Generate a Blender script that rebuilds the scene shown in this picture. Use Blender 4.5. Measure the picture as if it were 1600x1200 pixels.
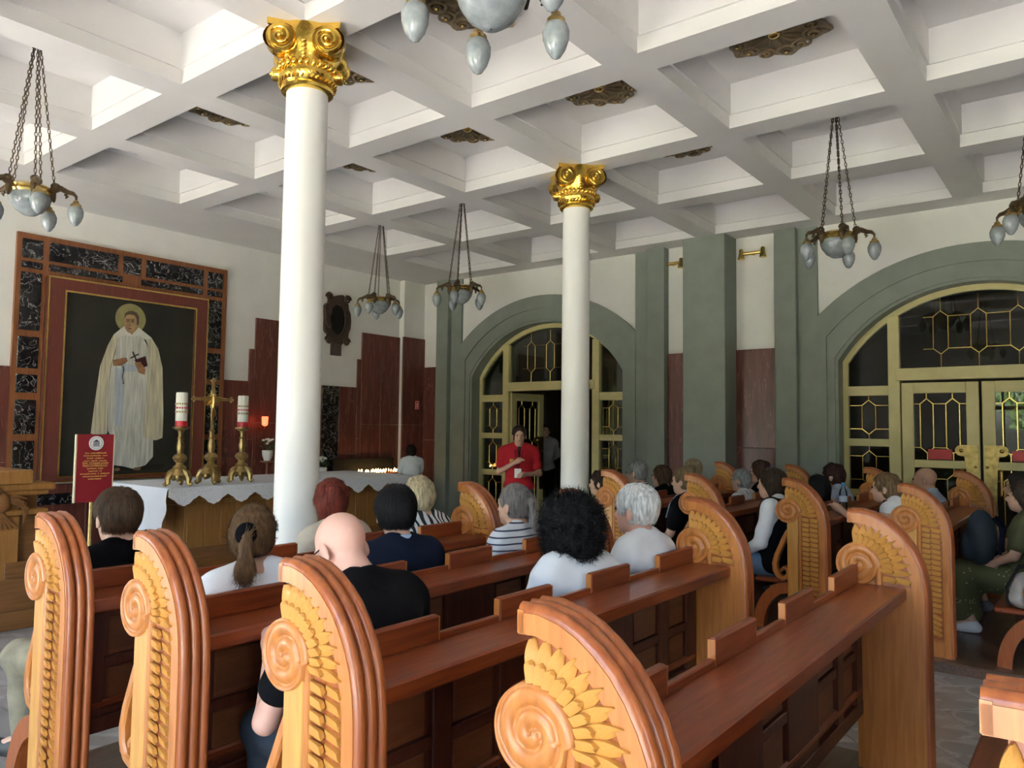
import bpy, math, random
import numpy as np
from mathutils import Vector, Matrix

random.seed(7)
rng = np.random.default_rng(7)
scene = bpy.context.scene
for o in list(bpy.data.objects):
    bpy.data.objects.remove(o, do_unlink=True)
col = scene.collection
PI = math.pi

# ------------------------------------------------------------------ camera, light, exposure
CAMZ = 1.78
def setup_camera():
    f, yaw, pitch, roll = 1189.8, 0.660827, 0.0587408, 0.0112839
    cy, sy, cp, sp = math.cos(yaw), math.sin(yaw), math.cos(pitch), math.sin(pitch)
    F = Vector((cy*cp, sy*cp, sp)); Rt = Vector((sy, -cy, 0)); U = Rt.cross(F)
    R = math.cos(roll)*Rt + math.sin(roll)*U
    Up = -math.sin(roll)*Rt + math.cos(roll)*U
    cam = bpy.data.cameras.new('camera'); cam.sensor_width = 36; cam.lens = 36*f/1600
    cam.clip_start = .05; cam.clip_end = 300
    o = bpy.data.objects.new('camera', cam); col.objects.link(o)
    M = Matrix((R, Up, -F)).transposed().to_4x4(); M.translation = (0, 0, CAMZ)
    o.matrix_world = M
    scene.camera = o
setup_camera()

scene.view_settings.view_transform = 'Standard'
scene.view_settings.look = 'None'
scene.view_settings.gamma = 1.0
scene.view_settings.use_curve_mapping = False
scene.view_settings.exposure = 1.28

W = bpy.data.worlds.new('world'); scene.world = W; W.use_nodes = True
wn = W.node_tree.nodes; wl = W.node_tree.links
for n in list(wn): wn.remove(n)
wo = wn.new('ShaderNodeOutputWorld'); wb = wn.new('ShaderNodeBackground'); ws = wn.new('ShaderNodeTexSky')
ws.sky_type = 'NISHITA'; ws.sun_disc = False; ws.sun_elevation = math.radians(48); ws.sun_rotation = math.radians(60)
ws.air_density = 1.0; ws.dust_density = 5.0; ws.ozone_density = .6
wl.new(ws.outputs[0], wb.inputs[0]); wb.inputs[1].default_value = 2.1
wl.new(wb.outputs[0], wo.inputs[0])

sun = bpy.data.lights.new('sun', 'SUN'); sun.energy = 40.0; sun.angle = math.radians(1); sun.color = (1, .95, .86)
so = bpy.data.objects.new('sun', sun); col.objects.link(so)
so.rotation_euler = Vector((-.02, -.74, -.67)).to_track_quat('-Z', 'Y').to_euler()

# room constants
XW, YW, ZC = 10.82, 10.76, 4.63           # door wall, altar wall, beam soffit
XW0, YW0 = -2.31, -7.35                   # window wall, rear wall
GX0, GSX, GGX = 5.151, 1.798, .316
GY0, GSY, GGY = 1.214, 1.658, .312
ARCHES = (7.75, 1.21)                     # door arches; the window wall mirrors them
PLAT = .08

# portals that guide the sky light through the three arched windows
for yc, en in ((7.75, 300), (1.21, 300), (-5.33, 230)):
    L = bpy.data.lights.new('window_daylight', 'AREA'); L.shape = 'RECTANGLE'; L.size = 3.2; L.size_y = 3.4
    L.energy = en; L.cycles.is_portal = True; L.color = (.93, .965, 1.0)
    o = bpy.data.objects.new('window_daylight', L); col.objects.link(o)
    o.location = (XW0-.45, yc, 1.95); o.rotation_euler = (PI/2, 0, -PI/2)

# ------------------------------------------------------------------ materials
MATS = {}
def _nt(name):
    m = bpy.data.materials.new(name); m.use_nodes = True
    nt = m.node_tree; b = nt.nodes['Principled BSDF']
    return m, nt, b
def plain(name, c, rough=.5, metal=0, var=.12, scale=8, bump=0, bscale=60, coat=0, emis=None, stretch=(1,1,1), spec=.5, sheen=0):
    if name in MATS: return MATS[name]
    m, nt, b = _nt(name)
    tc = nt.nodes.new('ShaderNodeTexCoord'); mp = nt.nodes.new('ShaderNodeMapping')
    mp.inputs['Scale'].default_value = stretch
    nt.links.new(tc.outputs['Object'], mp.inputs[0])
    nz = nt.nodes.new('ShaderNodeTexNoise'); nz.inputs['Scale'].default_value = scale; nz.inputs['Detail'].default_value = 4
    nt.links.new(mp.outputs[0], nz.inputs['Vector'])
    rp = nt.nodes.new('ShaderNodeValToRGB')
    rp.color_ramp.elements[0].position = .3; rp.color_ramp.elements[1].position = .7
    rp.color_ramp.elements[0].color = tuple(max(0, x*(1-var)) for x in c)+(1,)
    rp.color_ramp.elements[1].color = tuple(min(1, x*(1+var)) for x in c)+(1,)
    nt.links.new(nz.outputs['Fac'], rp.inputs[0]); nt.links.new(rp.outputs[0], b.inputs['Base Color'])
    b.inputs['Roughness'].default_value = rough; b.inputs['Metallic'].default_value = metal
    b.inputs['Specular IOR Level'].default_value = spec
    b.inputs['Coat Weight'].default_value = coat; b.inputs['Coat Roughness'].default_value = .12
    b.inputs['Sheen Weight'].default_value = sheen
    if emis: b.inputs['Emission Color'].default_value = emis[0]+(1,); b.inputs['Emission Strength'].default_value = emis[1]
    if bump:
        n2 = nt.nodes.new('ShaderNodeTexNoise'); n2.inputs['Scale'].default_value = bscale; n2.inputs['Detail'].default_value = 3
        nt.links.new(mp.outputs[0], n2.inputs['Vector'])
        bp = nt.nodes.new('ShaderNodeBump'); bp.inputs['Strength'].default_value = bump; bp.inputs['Distance'].default_value = .01
        nt.links.new(n2.outputs['Fac'], bp.inputs['Height']); nt.links.new(bp.outputs[0], b.inputs['Normal'])
    MATS[name] = m; return m
def wood(name, c1, c2, stretch=(1,1,12), rough=.3, coat=.3, scale=5):
    if name in MATS: return MATS[name]
    m, nt, b = _nt(name)
    tc = nt.nodes.new('ShaderNodeTexCoord'); mp = nt.nodes.new('ShaderNodeMapping')
    mp.inputs['Scale'].default_value = tuple(scale*12/max(s,.01)*.25 if s > 1 else scale*3 for s in stretch)
    nt.links.new(tc.outputs['Object'], mp.inputs[0])
    nz = nt.nodes.new('ShaderNodeTexNoise'); nz.inputs['Scale'].default_value = 3; nz.inputs['Detail'].default_value = 6; nz.inputs['Distortion'].default_value = .6
    nt.links.new(mp.outputs[0], nz.inputs['Vector'])
    rp = nt.nodes.new('ShaderNodeValToRGB'); rp.color_ramp.elements[0].position = .32; rp.color_ramp.elements[1].position = .68
    rp.color_ramp.elements[0].color = c1+(1,); rp.color_ramp.elements[1].color = c2+(1,)
    nt.links.new(nz.outputs['Fac'], rp.inputs[0]); nt.links.new(rp.outputs[0], b.inputs['Base Color'])
    b.inputs['Roughness'].default_value = rough; b.inputs['Coat Weight'].default_value = coat; b.inputs['Coat Roughness'].default_value = .15
    bp = nt.nodes.new('ShaderNodeBump'); bp.inputs['Strength'].default_value = .06; bp.inputs['Distance'].default_value = .004
    nt.links.new(nz.outputs['Fac'], bp.inputs['Height']); nt.links.new(bp.outputs[0], b.inputs['Normal'])
    MATS[name] = m; return m
def marble(name, base, dark, vein, vs=3.0, rough=.12, stretch=(1,1,1), vw=.035):
    if name in MATS: return MATS[name]
    m, nt, b = _nt(name)
    tc = nt.nodes.new('ShaderNodeTexCoord'); mp = nt.nodes.new('ShaderNodeMapping'); mp.inputs['Scale'].default_value = stretch
    nt.links.new(tc.outputs['Object'], mp.inputs[0])
    nz = nt.nodes.new('ShaderNodeTexNoise'); nz.inputs['Scale'].default_value = vs*2; nz.inputs['Detail'].default_value = 7
    nt.links.new(mp.outputs[0], nz.inputs['Vector'])
    rp = nt.nodes.new('ShaderNodeValToRGB'); rp.color_ramp.elements[0].color = dark+(1,); rp.color_ramp.elements[1].color = base+(1,)
    rp.color_ramp.elements[0].position = .35; rp.color_ramp.elements[1].position = .65
    nt.links.new(nz.outputs['Fac'], rp.inputs[0])
    n2 = nt.nodes.new('ShaderNodeTexNoise'); n2.inputs['Scale'].default_value = vs; n2.inputs['Detail'].default_value = 8; n2.inputs['Distortion'].default_value = 1.6
    nt.links.new(mp.outputs[0], n2.inputs['Vector'])
    r2 = nt.nodes.new('ShaderNodeValToRGB'); e = r2.color_ramp.elements
    e[0].position = .5-vw; e[0].color = (0,0,0,1); e[1].position = .5; e[1].color = (1,1,1,1)
    x = e.new(.5+vw); x.color = (0,0,0,1)
    nt.links.new(n2.outputs['Fac'], r2.inputs[0])
    mx = nt.nodes.new('ShaderNodeMix'); mx.data_type = 'RGBA'; mx.inputs[7].default_value = vein+(1,)
    nt.links.new(r2.outputs[0], mx.inputs[0]); nt.links.new(rp.outputs[0], mx.inputs[6]); nt.links.new(mx.outputs[2], b.inputs['Base Color'])
    b.inputs['Roughness'].default_value = rough
    MATS[name] = m; return m
def pattern(name, c1, c2, kind, scale, thr=.5, rough=.8, rot=(0,0,0)):
    """two-colour cloth: kind 'stripe' (bands across z), 'blob' (noise), 'dots' (voronoi)"""
    if name in MATS: return MATS[name]
    m, nt, b = _nt(name)
    tc = nt.nodes.new('ShaderNodeTexCoord'); mp = nt.nodes.new('ShaderNodeMapping'); mp.inputs['Rotation'].default_value = rot
    nt.links.new(tc.outputs['Object'], mp.inputs[0])
    rp = nt.nodes.new('ShaderNodeValToRGB'); rp.color_ramp.interpolation = 'CONSTANT'
    rp.color_ramp.elements[0].color = c1+(1,); rp.color_ramp.elements[1].color = c2+(1,); rp.color_ramp.elements[1].position = thr
    if kind == 'stripe':
        t = nt.nodes.new('ShaderNodeTexWave'); t.bands_direction = 'Z'; t.inputs['Scale'].default_value = scale; t.inputs['Distortion'].default_value = .3
        nt.links.new(mp.outputs[0], t.inputs['Vector']); nt.links.new(t.outputs['Fac'], rp.inputs[0])
    elif kind == 'blob':
        t = nt.nodes.new('ShaderNodeTexWave'); t.inputs['Scale'].default_value = scale; t.inputs['Distortion'].default_value = 9; t.inputs['Detail'].default_value = 1
        nt.links.new(mp.outputs[0], t.inputs['Vector']); nt.links.new(t.outputs['Fac'], rp.inputs[0])
    else:
        t = nt.nodes.new('ShaderNodeTexVoronoi'); t.inputs['Scale'].default_value = scale
        nt.links.new(mp.outputs[0], t.inputs['Vector']); nt.links.new(t.outputs['Distance'], rp.inputs[0])
    nt.links.new(rp.outputs[0], b.inputs['Base Color']); b.inputs['Roughness'].default_value = rough
    MATS[name] = m; return m
def glass(name, tint=(.75,.78,.74), refl=1.5):
    if name in MATS: return MATS[name]
    m = bpy.data.materials.new(name); m.use_nodes = True; nt = m.node_tree
    for n in list(nt.nodes): nt.nodes.remove(n)
    out = nt.nodes.new('ShaderNodeOutputMaterial'); t = nt.nodes.new('ShaderNodeBsdfTransparent'); g = nt.nodes.new('ShaderNodeBsdfGlossy')
    t.inputs[0].default_value = tint+(1,); g.inputs['Roughness'].default_value = .01
    fr = nt.nodes.new('ShaderNodeFresnel'); fr.inputs[0].default_value = refl
    mx = nt.nodes.new('ShaderNodeMixShader')
    nt.links.new(fr.outputs[0], mx.inputs[0]); nt.links.new(t.outputs[0], mx.inputs[1]); nt.links.new(g.outputs[0], mx.inputs[2])
    nt.links.new(mx.outputs[0], out.inputs[0]); MATS[name] = m; return m

M_plaster = plain('plaster_white', (.80,.78,.73), .85, var=.03, scale=3, bump=.12, bscale=90)
M_ceil = plain('ceiling_paint', (.77,.745,.72), .8, var=.03, scale=2, bump=.05, bscale=60)
M_green = plain('green_grey_paint', (.235,.262,.222), .6, var=.07, scale=4, bump=.05)
M_gold_paint = plain('gold_painted_wood', (.64,.55,.26), .38, var=.06, scale=5)
M_brass = plain('brass', (.80,.58,.20), .25, metal=1, var=.15, scale=12)
M_oldbrass = plain('aged_brass', (.42,.30,.12), .38, metal=1, var=.3, scale=18)
M_bronze = plain('dark_bronze', (.10,.065,.032), .45, metal=.6, var=.35, scale=14, bump=.15)
M_bronze_orn = plain('bronze_ornament', (.23,.165,.085), .5, metal=.1, var=.35, scale=10)
M_leaf_gold = plain('gold_leaf', (.95,.62,.13), .22, metal=1, var=.12, scale=20, bump=.15, bscale=40)
M_column = plain('column_white', (.86,.85,.81), .45, var=.02, scale=2)
M_redmarble = marble('red_marble', (.165,.048,.034), (.105,.030,.023), (.24,.10,.075), vs=2.2, rough=.34, stretch=(3,3,.35), vw=.02)
M_blackmarble = marble('black_marble', (.018,.016,.018), (.008,.007,.008), (.50,.47,.45), vs=6.0, rough=.08, vw=.011)
M_mahog = wood('mahogany', (.17,.028,.008), (.28,.060,.014), (12,1,1), rough=.36, coat=.18)
M_mahog_dark = wood('mahogany_dark', (.070,.015,.008), (.12,.030,.012), (1,1,12), rough=.42, coat=.1)
M_rim = wood('pew_rim_wood', (.45,.148,.032), (.59,.220,.050), (1,1,12), rough=.36, coat=.12)
M_rim_dark = wood('pew_rib_wood', (.30,.072,.018), (.42,.120,.030), (1,1,12), rough=.32, coat=.2)
M_oak = wood('carved_oak', (.56,.250,.050), (.69,.345,.080), (1,1,12), rough=.38, coat=.12)
M_oak_panel = wood('oak_panel', (.17,.070,.020), (.24,.105,.030), (12,1,1), rough=.35, coat=.2)
M_pew_inset = wood('pew_inset_wood', (.15,.045,.016), (.21,.070,.024), (12,1,1), rough=.4, coat=.1)
M_altaroak = wood('altar_oak', (.29,.125,.028), (.39,.185,.045), (1,1,12), rough=.4, coat=.15)
M_framewood = wood('frame_wood', (.20,.068,.024), (.29,.105,.036), (1,1,12), rough=.35, coat=.2)
M_frame_red = wood('picture_frame_wood', (.13,.030,.022), (.18,.045,.030), (1,1,12), rough=.4, coat=.15)
M_floor = marble('floor_tile_stone', (.36,.34,.325), (.29,.275,.26), (.43,.41,.39), vs=1.5, rough=.26)
M_grout = plain('floor_grout', (.22,.21,.20), .8)
M_platform = wood('platform_boards', (.10,.055,.035), (.16,.09,.055), (12,1,1), rough=.4, coat=.2)
M_cloth = plain('altar_linen', (.80,.82,.86), .8, var=.03, scale=3)
M_lace = pattern('altar_lace', (.18,.16,.15), (.78,.78,.80), 'dots', 42, thr=.16, rough=.9)
M_glass_door = glass('door_glass')
M_frost = plain('frosted_glass', (.28,.31,.32), .25, var=.18, scale=22, bump=.3, bscale=45, coat=.3)
M_chain = plain('chain_metal', (.12,.085,.05), .45, metal=.8, var=.2)
M_black = plain('black_iron', (.012,.011,.010), .7, spec=.25)
M_candle = plain('candle_wax', (.85,.82,.72), .5, var=.03)
M_candle_red = plain('candle_red', (.55,.02,.03), .3)
M_red = plain('red_lacquer', (.36,.012,.02), .4)

# ------------------------------------------------------------------ mesh helpers
class MB:
    def __init__(s): s.v = []; s.f = []
    def add(s, verts, faces):
        b = len(s.v); s.v += [tuple(p) for p in verts]; s.f += [tuple(b+i for i in f) for f in faces]; return s
    def box(s, x0, x1, y0, y1, z0, z1):
        return s.add([(x0,y0,z0),(x1,y0,z0),(x1,y1,z0),(x0,y1,z0),(x0,y0,z1),(x1,y0,z1),(x1,y1,z1),(x0,y1,z1)],
                     [(0,3,2,1),(4,5,6,7),(0,1,5,4),(1,2,6,5),(2,3,7,6),(3,0,4,7)])
    def bbox(s, x0, x1, y0, y1, z0, z1, c=.006):
        """box with chamfered edges along every edge"""
        X = (x0, x0+c, x1-c, x1); Y = (y0, y0+c, y1-c, y1); Z = (z0, z0+c, z1-c, z1)
        pts = []; idx = {}
        for i in (0,1):
            for j in (0,1):
                for k in (0,1):
                    ex, ey, ez = (X[0],X[3])[i], (Y[0],Y[3])[j], (Z[0],Z[3])[k]
                    nx, ny, nz = (X[1],X[2])[i], (Y[1],Y[2])[j], (Z[1],Z[2])[k]
                    for a, p in (('x',(ex,ny,nz)),('y',(nx,ey,nz)),('z',(nx,ny,ez))):
                        idx[(i,j,k,a)] = len(pts); pts.append(p)
        F = []
        g = lambda i,j,k,a: idx[(i,j,k,a)]
        for i in (0,1):
            q = [g(i,0,0,'x'),g(i,1,0,'x'),g(i,1,1,'x'),g(i,0,1,'x')]; F.append(q if i else q[::-1])
            q = [g(0,i,0,'y'),g(1,i,0,'y'),g(1,i,1,'y'),g(0,i,1,'y')]; F.append(q[::-1] if i else q)
            q = [g(0,0,i,'z'),g(1,0,i,'z'),g(1,1,i,'z'),g(0,1,i,'z')]; F.append(q if i else q[::-1])
        for j in (0,1):
            for k in (0,1):
                F.append([g(0,j,k,'y'),g(1,j,k,'y'),g(1,j,k,'z'),g(0,j,k,'z')])
                F.append([g(j,0,k,'x'),g(j,1,k,'x'),g(j,1,k,'z'),g(j,0,k,'z')])
                F.append([g(j,k,0,'x'),g(j,k,1,'x'),g(j,k,1,'y'),g(j,k,0,'y')])
        for i in (0,1):
            for j in (0,1):
                for k in (0,1): F.append([g(i,j,k,'x'),g(i,j,k,'y'),g(i,j,k,'z')])
        return s.add(pts, F)
    def prism(s, poly, a0, a1, axis='x'):
        """extrude a 2D polygon along axis; poly coords are the other two axes in order"""
        n = len(poly)
        def P(u, v, w): return {'x':(w,u,v), 'y':(u,w,v), 'z':(u,v,w)}[axis]
        vs = [P(u,v,a0) for u,v in poly]+[P(u,v,a1) for u,v in poly]
        fs = [tuple(range(n))[::-1], tuple(range(n,2*n))]+[(i,(i+1)%n,n+(i+1)%n,n+i) for i in range(n)]
        return s.add(vs, fs)
    def band(s, A, B, a0, a1, axis='x', closed=False):
        """solid strip between two polylines of equal length, extruded along axis"""
        n = len(A)
        def P(u, v, w): return {'x':(w,u,v), 'y':(u,w,v), 'z':(u,v,w)}[axis]
        vs = []
        for (p, q) in zip(A, B): vs += [P(*p,a0), P(*q,a0), P(*q,a1), P(*p,a1)]
        fs = []
        for i in range(n if closed else n-1):
            j = (i+1) % n
            for k in range(4): fs.append((4*i+k, 4*j+k, 4*j+(k+1)%4, 4*i+(k+1)%4))
        if not closed: fs += [(0,1,2,3), (4*n-4,4*n-1,4*n-2,4*n-3)]
        return s.add(vs, fs)
    def lathe(s, prof, n=20, c=(0,0,0), cap=True):
        b = []; m = len(prof)
        for r, z in prof:
            for i in range(n): a = 2*PI*i/n; b.append((c[0]+r*math.cos(a), c[1]+r*math.sin(a), c[2]+z))
        fs = [(j*n+i, j*n+(i+1)%n, (j+1)*n+(i+1)%n, (j+1)*n+i) for j in range(m-1) for i in range(n)]
        if cap: fs += [tuple(range(n))[::-1], tuple((m-1)*n+i for i in range(n))]
        return s.add(b, fs)
    def sphere(s, c, r, nu=12, nv=8):
        if not hasattr(r, '__len__'): r = (r,r,r)
        vs = [(c[0],c[1],c[2]-r[2])]
        for j in range(1, nv):
            t = PI*j/nv
            for i in range(nu):
                a = 2*PI*i/nu; vs.append((c[0]+r[0]*math.sin(t)*math.cos(a), c[1]+r[1]*math.sin(t)*math.sin(a), c[2]-r[2]*math.cos(t)))
        vs.append((c[0],c[1],c[2]+r[2])); top = len(vs)-1
        fs = [(0, 1+(i+1)%nu, 1+i) for i in range(nu)]
        for j in range(nv-2):
            for i in range(nu): a = 1+j*nu; fs.append((a+i, a+(i+1)%nu, a+nu+(i+1)%nu, a+nu+i))
        a = 1+(nv-2)*nu
        fs += [(a+i, a+(i+1)%nu, top) for i in range(nu)]
        return s.add(vs, fs)
    def tube(s, pts, r, n=8, cap=True):
        """round tube through points; r is one radius or one per point"""
        P = [Vector(p) for p in pts]; m = len(P)
        if not hasattr(r, '__len__'): r = [r]*m
        ref = None; vs = []
        for i in range(m):
            t = (P[min(i+1,m-1)]-P[max(i-1,0)]).normalized()
            if ref is None: ref = Vector((0,0,1)) if abs(t.z) < .9 else Vector((1,0,0))
            u = (ref-t*ref.dot(t)).normalized(); w = t.cross(u); ref = u
            for k in range(n): a = 2*PI*k/n; vs.append(P[i]+(u*math.cos(a)+w*math.sin(a))*r[i])
        fs = [(j*n+i, j*n+(i+1)%n, (j+1)*n+(i+1)%n, (j+1)*n+i) for j in range(m-1) for i in range(n)]
        if cap: fs += [tuple(range(n))[::-1], tuple((m-1)*n+i for i in range(n))]
        return s.add(vs, fs)
    def sweep_yz(s, path, sect, closed_ends=True):
        """sweep a section (list of (x, offset)) along a path in the yz plane; offset is along the left normal"""
        m = len(path); n = len(sect); vs = []
        for i in range(m):
            a = path[max(i-1,0)]; b = path[min(i+1,m-1)]
            d = Vector((b[0]-a[0], b[1]-a[1])).normalized(); nn = (-d.y, d.x)
            sc = path[i][2] if len(path[i]) > 2 else 1
            for (x, of) in sect: vs.append((x, path[i][0]+nn[0]*of*sc, path[i][1]+nn[1]*of*sc))
        fs = [(j*n+i, (j+1)*n+i, (j+1)*n+(i+1)%n, j*n+(i+1)%n) for j in range(m-1) for i in range(n)]
        if closed_ends: fs += [tuple(range(n)), tuple((m-1)*n+i for i in range(n))[::-1]]
        return s.add(vs, fs)
    def mesh(s, name, mat, smooth=False, fix=True):
        me = bpy.data.meshes.new(name); me.from_pydata(s.v, [], s.f)
        if fix:
            import bmesh
            bm = bmesh.new(); bm.from_mesh(me); bmesh.ops.recalc_face_normals(bm, faces=bm.faces); bm.to_mesh(me); bm.free()
        me.materials.append(mat)
        if smooth:
            for p in me.polygons: p.use_smooth = True
            if smooth != 'all': me.set_sharp_from_angle(angle=math.radians(40))
        me.update(); return me
    def obj(s, name, mat, parent=None, smooth=False, loc=None):
        return link(name, s.mesh(name, mat, smooth), parent, loc)
def link(name, me, parent=None, loc=None, rot=None, scale=None):
    o = bpy.data.objects.new(name, me); col.objects.link(o)
    if parent: o.parent = parent
    if loc: o.location = loc
    if rot: o.rotation_euler = rot
    if scale: o.scale = scale
    return o
def tag(o, label=None, cat=None, group=None, kind=None):
    if label: o['label'] = label
    if cat: o['category'] = cat
    if group: o['group'] = group
    if kind: o['kind'] = kind
    return o
def thing(name, label, cat, loc=(0,0,0), rz=0, group=None):
    o = bpy.data.objects.new(name, None); col.objects.link(o); o.empty_display_size = .1
    o.location = loc; o.rotation_euler = (0,0,rz)
    return tag(o, label, cat, group)
def copy_tree(o, parent=None):
    c = o.copy(); col.objects.link(c); c.parent = parent
    for ch in list(o.children): copy_tree(ch, c)
    return c
def struct(name, mb, mat, label=None, smooth=False, parent=None):
    o = mb.obj(name, mat, parent, smooth)
    if not parent: o['kind'] = 'structure'
    if label: o['label'] = label
    return o
def text_mesh(txt, size, mat, align='CENTER', depth=.0015, name='lettering'):
    cu = bpy.data.curves.new(name, 'FONT'); cu.body = txt; cu.size = size; cu.align_x = align; cu.align_y = 'CENTER'; cu.extrude = depth; cu.resolution_u = 2
    t = bpy.data.objects.new(name, cu); col.objects.link(t)
    bpy.context.view_layer.update()
    me = bpy.data.meshes.new_from_object(t.evaluated_get(bpy.context.evaluated_depsgraph_get()))
    bpy.data.objects.remove(t); me.materials.clear(); me.materials.append(mat); return me

def arc(cx, cz, r, a0, a1, n): return [(cx+r*math.cos(math.radians(a0+(a1-a0)*i/n)), cz+r*math.sin(math.radians(a0+(a1-a0)*i/n))) for i in range(n+1)]
def seg_arch(hw, zs, zt, n=28):
    """jamb foot, springing, segmental arc, springing, jamb foot as (y offset, z), from +hw to -hw"""
    rise = zt-zs; R = (hw*hw+rise*rise)/(2*rise); cz = zt-R; a = math.degrees(math.asin(hw/R))
    return [(hw,0)]+[(R*math.sin(math.radians(a*(1-2*i/n))), cz+R*math.cos(math.radians(a*(1-2*i/n)))) for i in range(n+1)]+[(-hw,0)]

# ------------------------------------------------------------------ the room
def build_room():
    fl = struct('floor', MB().box(XW0-.3, XW+.3, YW0-.3, YW+.3, -.2, -.012), M_grout, 'pale stone tile floor of the chapel')
    # diagonal tiles where the photo shows them, laid one by one in the cross aisle
    t = .42; h = t/2*.985
    tm = MB().bbox(-h, h, -h, h, -.02, 0, .004).mesh('floor_tile', M_floor)
    step = t*math.sqrt(2)
    for i in range(-1, 8):
        for j in range(-5, 8):
            for q in (0, 1):
                x = 3.9+i*step/1+q*step/2; y = -1.2+j*step+q*step/2
                if 3.7 < x < 7.2 and -1.5 < y < 3.2: link('floor_tile', tm, fl, (x, y, 0), (0,0,PI/4))
    big = MB()
    for (x0,x1,y0,y1) in ((XW0,3.72,YW0,YW),(7.25,XW,YW0,YW),(3.72,7.25,3.25,YW),(3.72,7.25,YW0,-1.55)):
        nx = max(1,int((x1-x0)/.6)); ny = max(1,int((y1-y0)/.6))
        for a in range(nx):
            for b in range(ny):
                xa, xb = x0+(x1-x0)*a/nx, x0+(x1-x0)*(a+1)/nx; ya, yb = y0+(y1-y0)*b/ny, y0+(y1-y0)*(b+1)/ny
                big.add([(xa+.003,ya+.003,-.002),(xb-.003,ya+.003,-.002),(xb-.003,yb-.003,-.002),(xa+.003,yb-.003,-.002)],[(0,1,2,3)])
    o = big.obj('floor_slabs', M_floor, fl); o['kind'] = 'stuff'
    # ceiling: beam grid and one coffer per field
    A = range(-4, 3); B = range(-5, 5)
    xs = [XW0]; ys = [YW0]; hx = (GSX-GGX)/2; hy = (GSY-GGY)/2
    for a in A: xs += [GX0+a*GSX+GGX/2, GX0+(a+1)*GSX-GGX/2]
    for b in B: ys += [GY0+b*GSY+GGY/2, GY0+(b+1)*GSY-GGY/2]
    xs.append(XW); ys.append(YW)
    m = MB()
    for i in range(len(xs)-1):
        for j in range(len(ys)-1):
            if i % 2 == 1 and j % 2 == 1: continue
            m.add([(xs[i],ys[j],ZC),(xs[i],ys[j+1],ZC),(xs[i+1],ys[j+1],ZC),(xs[i+1],ys[j],ZC)], [(0,1,2,3)])
    m.box(XW0-.4, XW+.4, YW0-.4, YW+.4, 5.12, 5.3)
    ce = MB.mesh(m, 'ceiling', M_ceil, fix=False); ce = link('ceiling', ce); tag(ce, 'white coffered ceiling with deep square coffers between beams', kind='structure')
    c = MB(); rings = [(0,0), (.125,0), (.125,.022), (.42,.022)]
    for z, d in rings:
        X, Y = hx-d, hy-d; c.v += [(-X,-Y,z),(X,-Y,z),(X,Y,z),(-X,Y,z)]
    for k in range(3):
        for i in range(4): c.f.append((4*k+i, 4*k+4+i, 4*k+4+(i+1)%4, 4*k+(i+1)%4))
    c.f.append((12,15,14,13))
    cm = c.mesh('coffer', M_ceil, fix=False)
    for a in A:
        for b in B: link('coffer', cm, ce, (GX0+(a+.5)*GSX, GY0+(b+.5)*GSY, ZC))
    # altar wall with the pier in the corner
    w = MB().box(XW0-.3, XW+.3, YW, YW+.3, 0, 5.1).box(10.26, XW, YW-.125, YW, 0, ZC)
    wl_ = struct('wall_left', w, M_plaster, 'white plastered altar wall')
    pm = {}
    def clad(x0, x1, z1, y=YW, z0=0, wall=wl_, axis='y', sgn=-1):
        n = max(1, round((x1-x0)/.48))
        for i in range(n):
            a, b = x0+(x1-x0)*i/n, x0+(x1-x0)*(i+1)/n
            zz = [z0, z0+(z1-z0)*.52, z1] if z1-z0 > 2 else [z0, z1]
            for k in range(len(zz)-1):
                if axis == 'y': mb = MB().bbox(a+.0015, b-.0015, y-.03, y+.01, zz[k]+.0015, zz[k+1]-.0015, .003)
                else: mb = MB().bbox(y-.03, y+.01, a+.0015, b-.0015, zz[k]+.0015, zz[k+1]-.0015, .003)
                mb.obj('marble_panel', M_redmarble, wall)
    for x0, x1, z1 in ((XW0,3.63,2.49),(6.52,6.98,2.49),(6.98,7.08,3.01),(7.08,8.08,3.52),(8.08,8.18,3.01),(8.18,8.43,2.5),(8.80,9.21,2.5),(9.21,9.305,3.02),(9.305,10.26,3.52)): clad(x0, x1, z1)
    clad(10.235, XW, 3.53, y=YW-.125)
    clad(3.63, 6.52, .74)
    MB().bbox(3.63, 6.52, YW-.05, YW+.01, .74, .88, .004).obj('marble_panel', M_blackmarble, wl_)
    MB().bbox(3.63, 6.52, YW-.07, YW+.01, .88, 1.0, .008).obj('marble_panel', M_redmarble, wl_)
    MB().bbox(8.43, 8.80, YW-.028, YW+.01, 0, 2.5, .003).obj('marble_panel', M_blackmarble, wl_)
    # door wall
    w = MB(); x0, x1 = XW, XW+.35
    op = seg_arch(1.65, 2.78, 3.70)
    def solid(y0, y1): w.box(x0, x1, y0, y1, 0, 5.1)
    solid(ARCHES[0]+1.65, YW+.3); solid(ARCHES[1]+1.65, ARCHES[0]-1.65); solid(YW0-.3, ARCHES[1]-1.65)
    for yc in ARCHES:
        A_ = [(yc+y, z) for y, z in op[1:-1]]; w.band(A_, [(y, 5.1) for y, z in A_], x0, x1)
    wr = struct('wall_right', w, M_plaster, 'white plastered wall with two arched doorways')
    def cladr(y0, y1, z1): clad(y0, y1, z1, y=XW, wall=wr, axis='x')
    cladr(10.27, YW-.125, 2.97); cladr(4.80, 5.45, 2.97); cladr(3.62, 4.31, 2.97)
    n = 1
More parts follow.
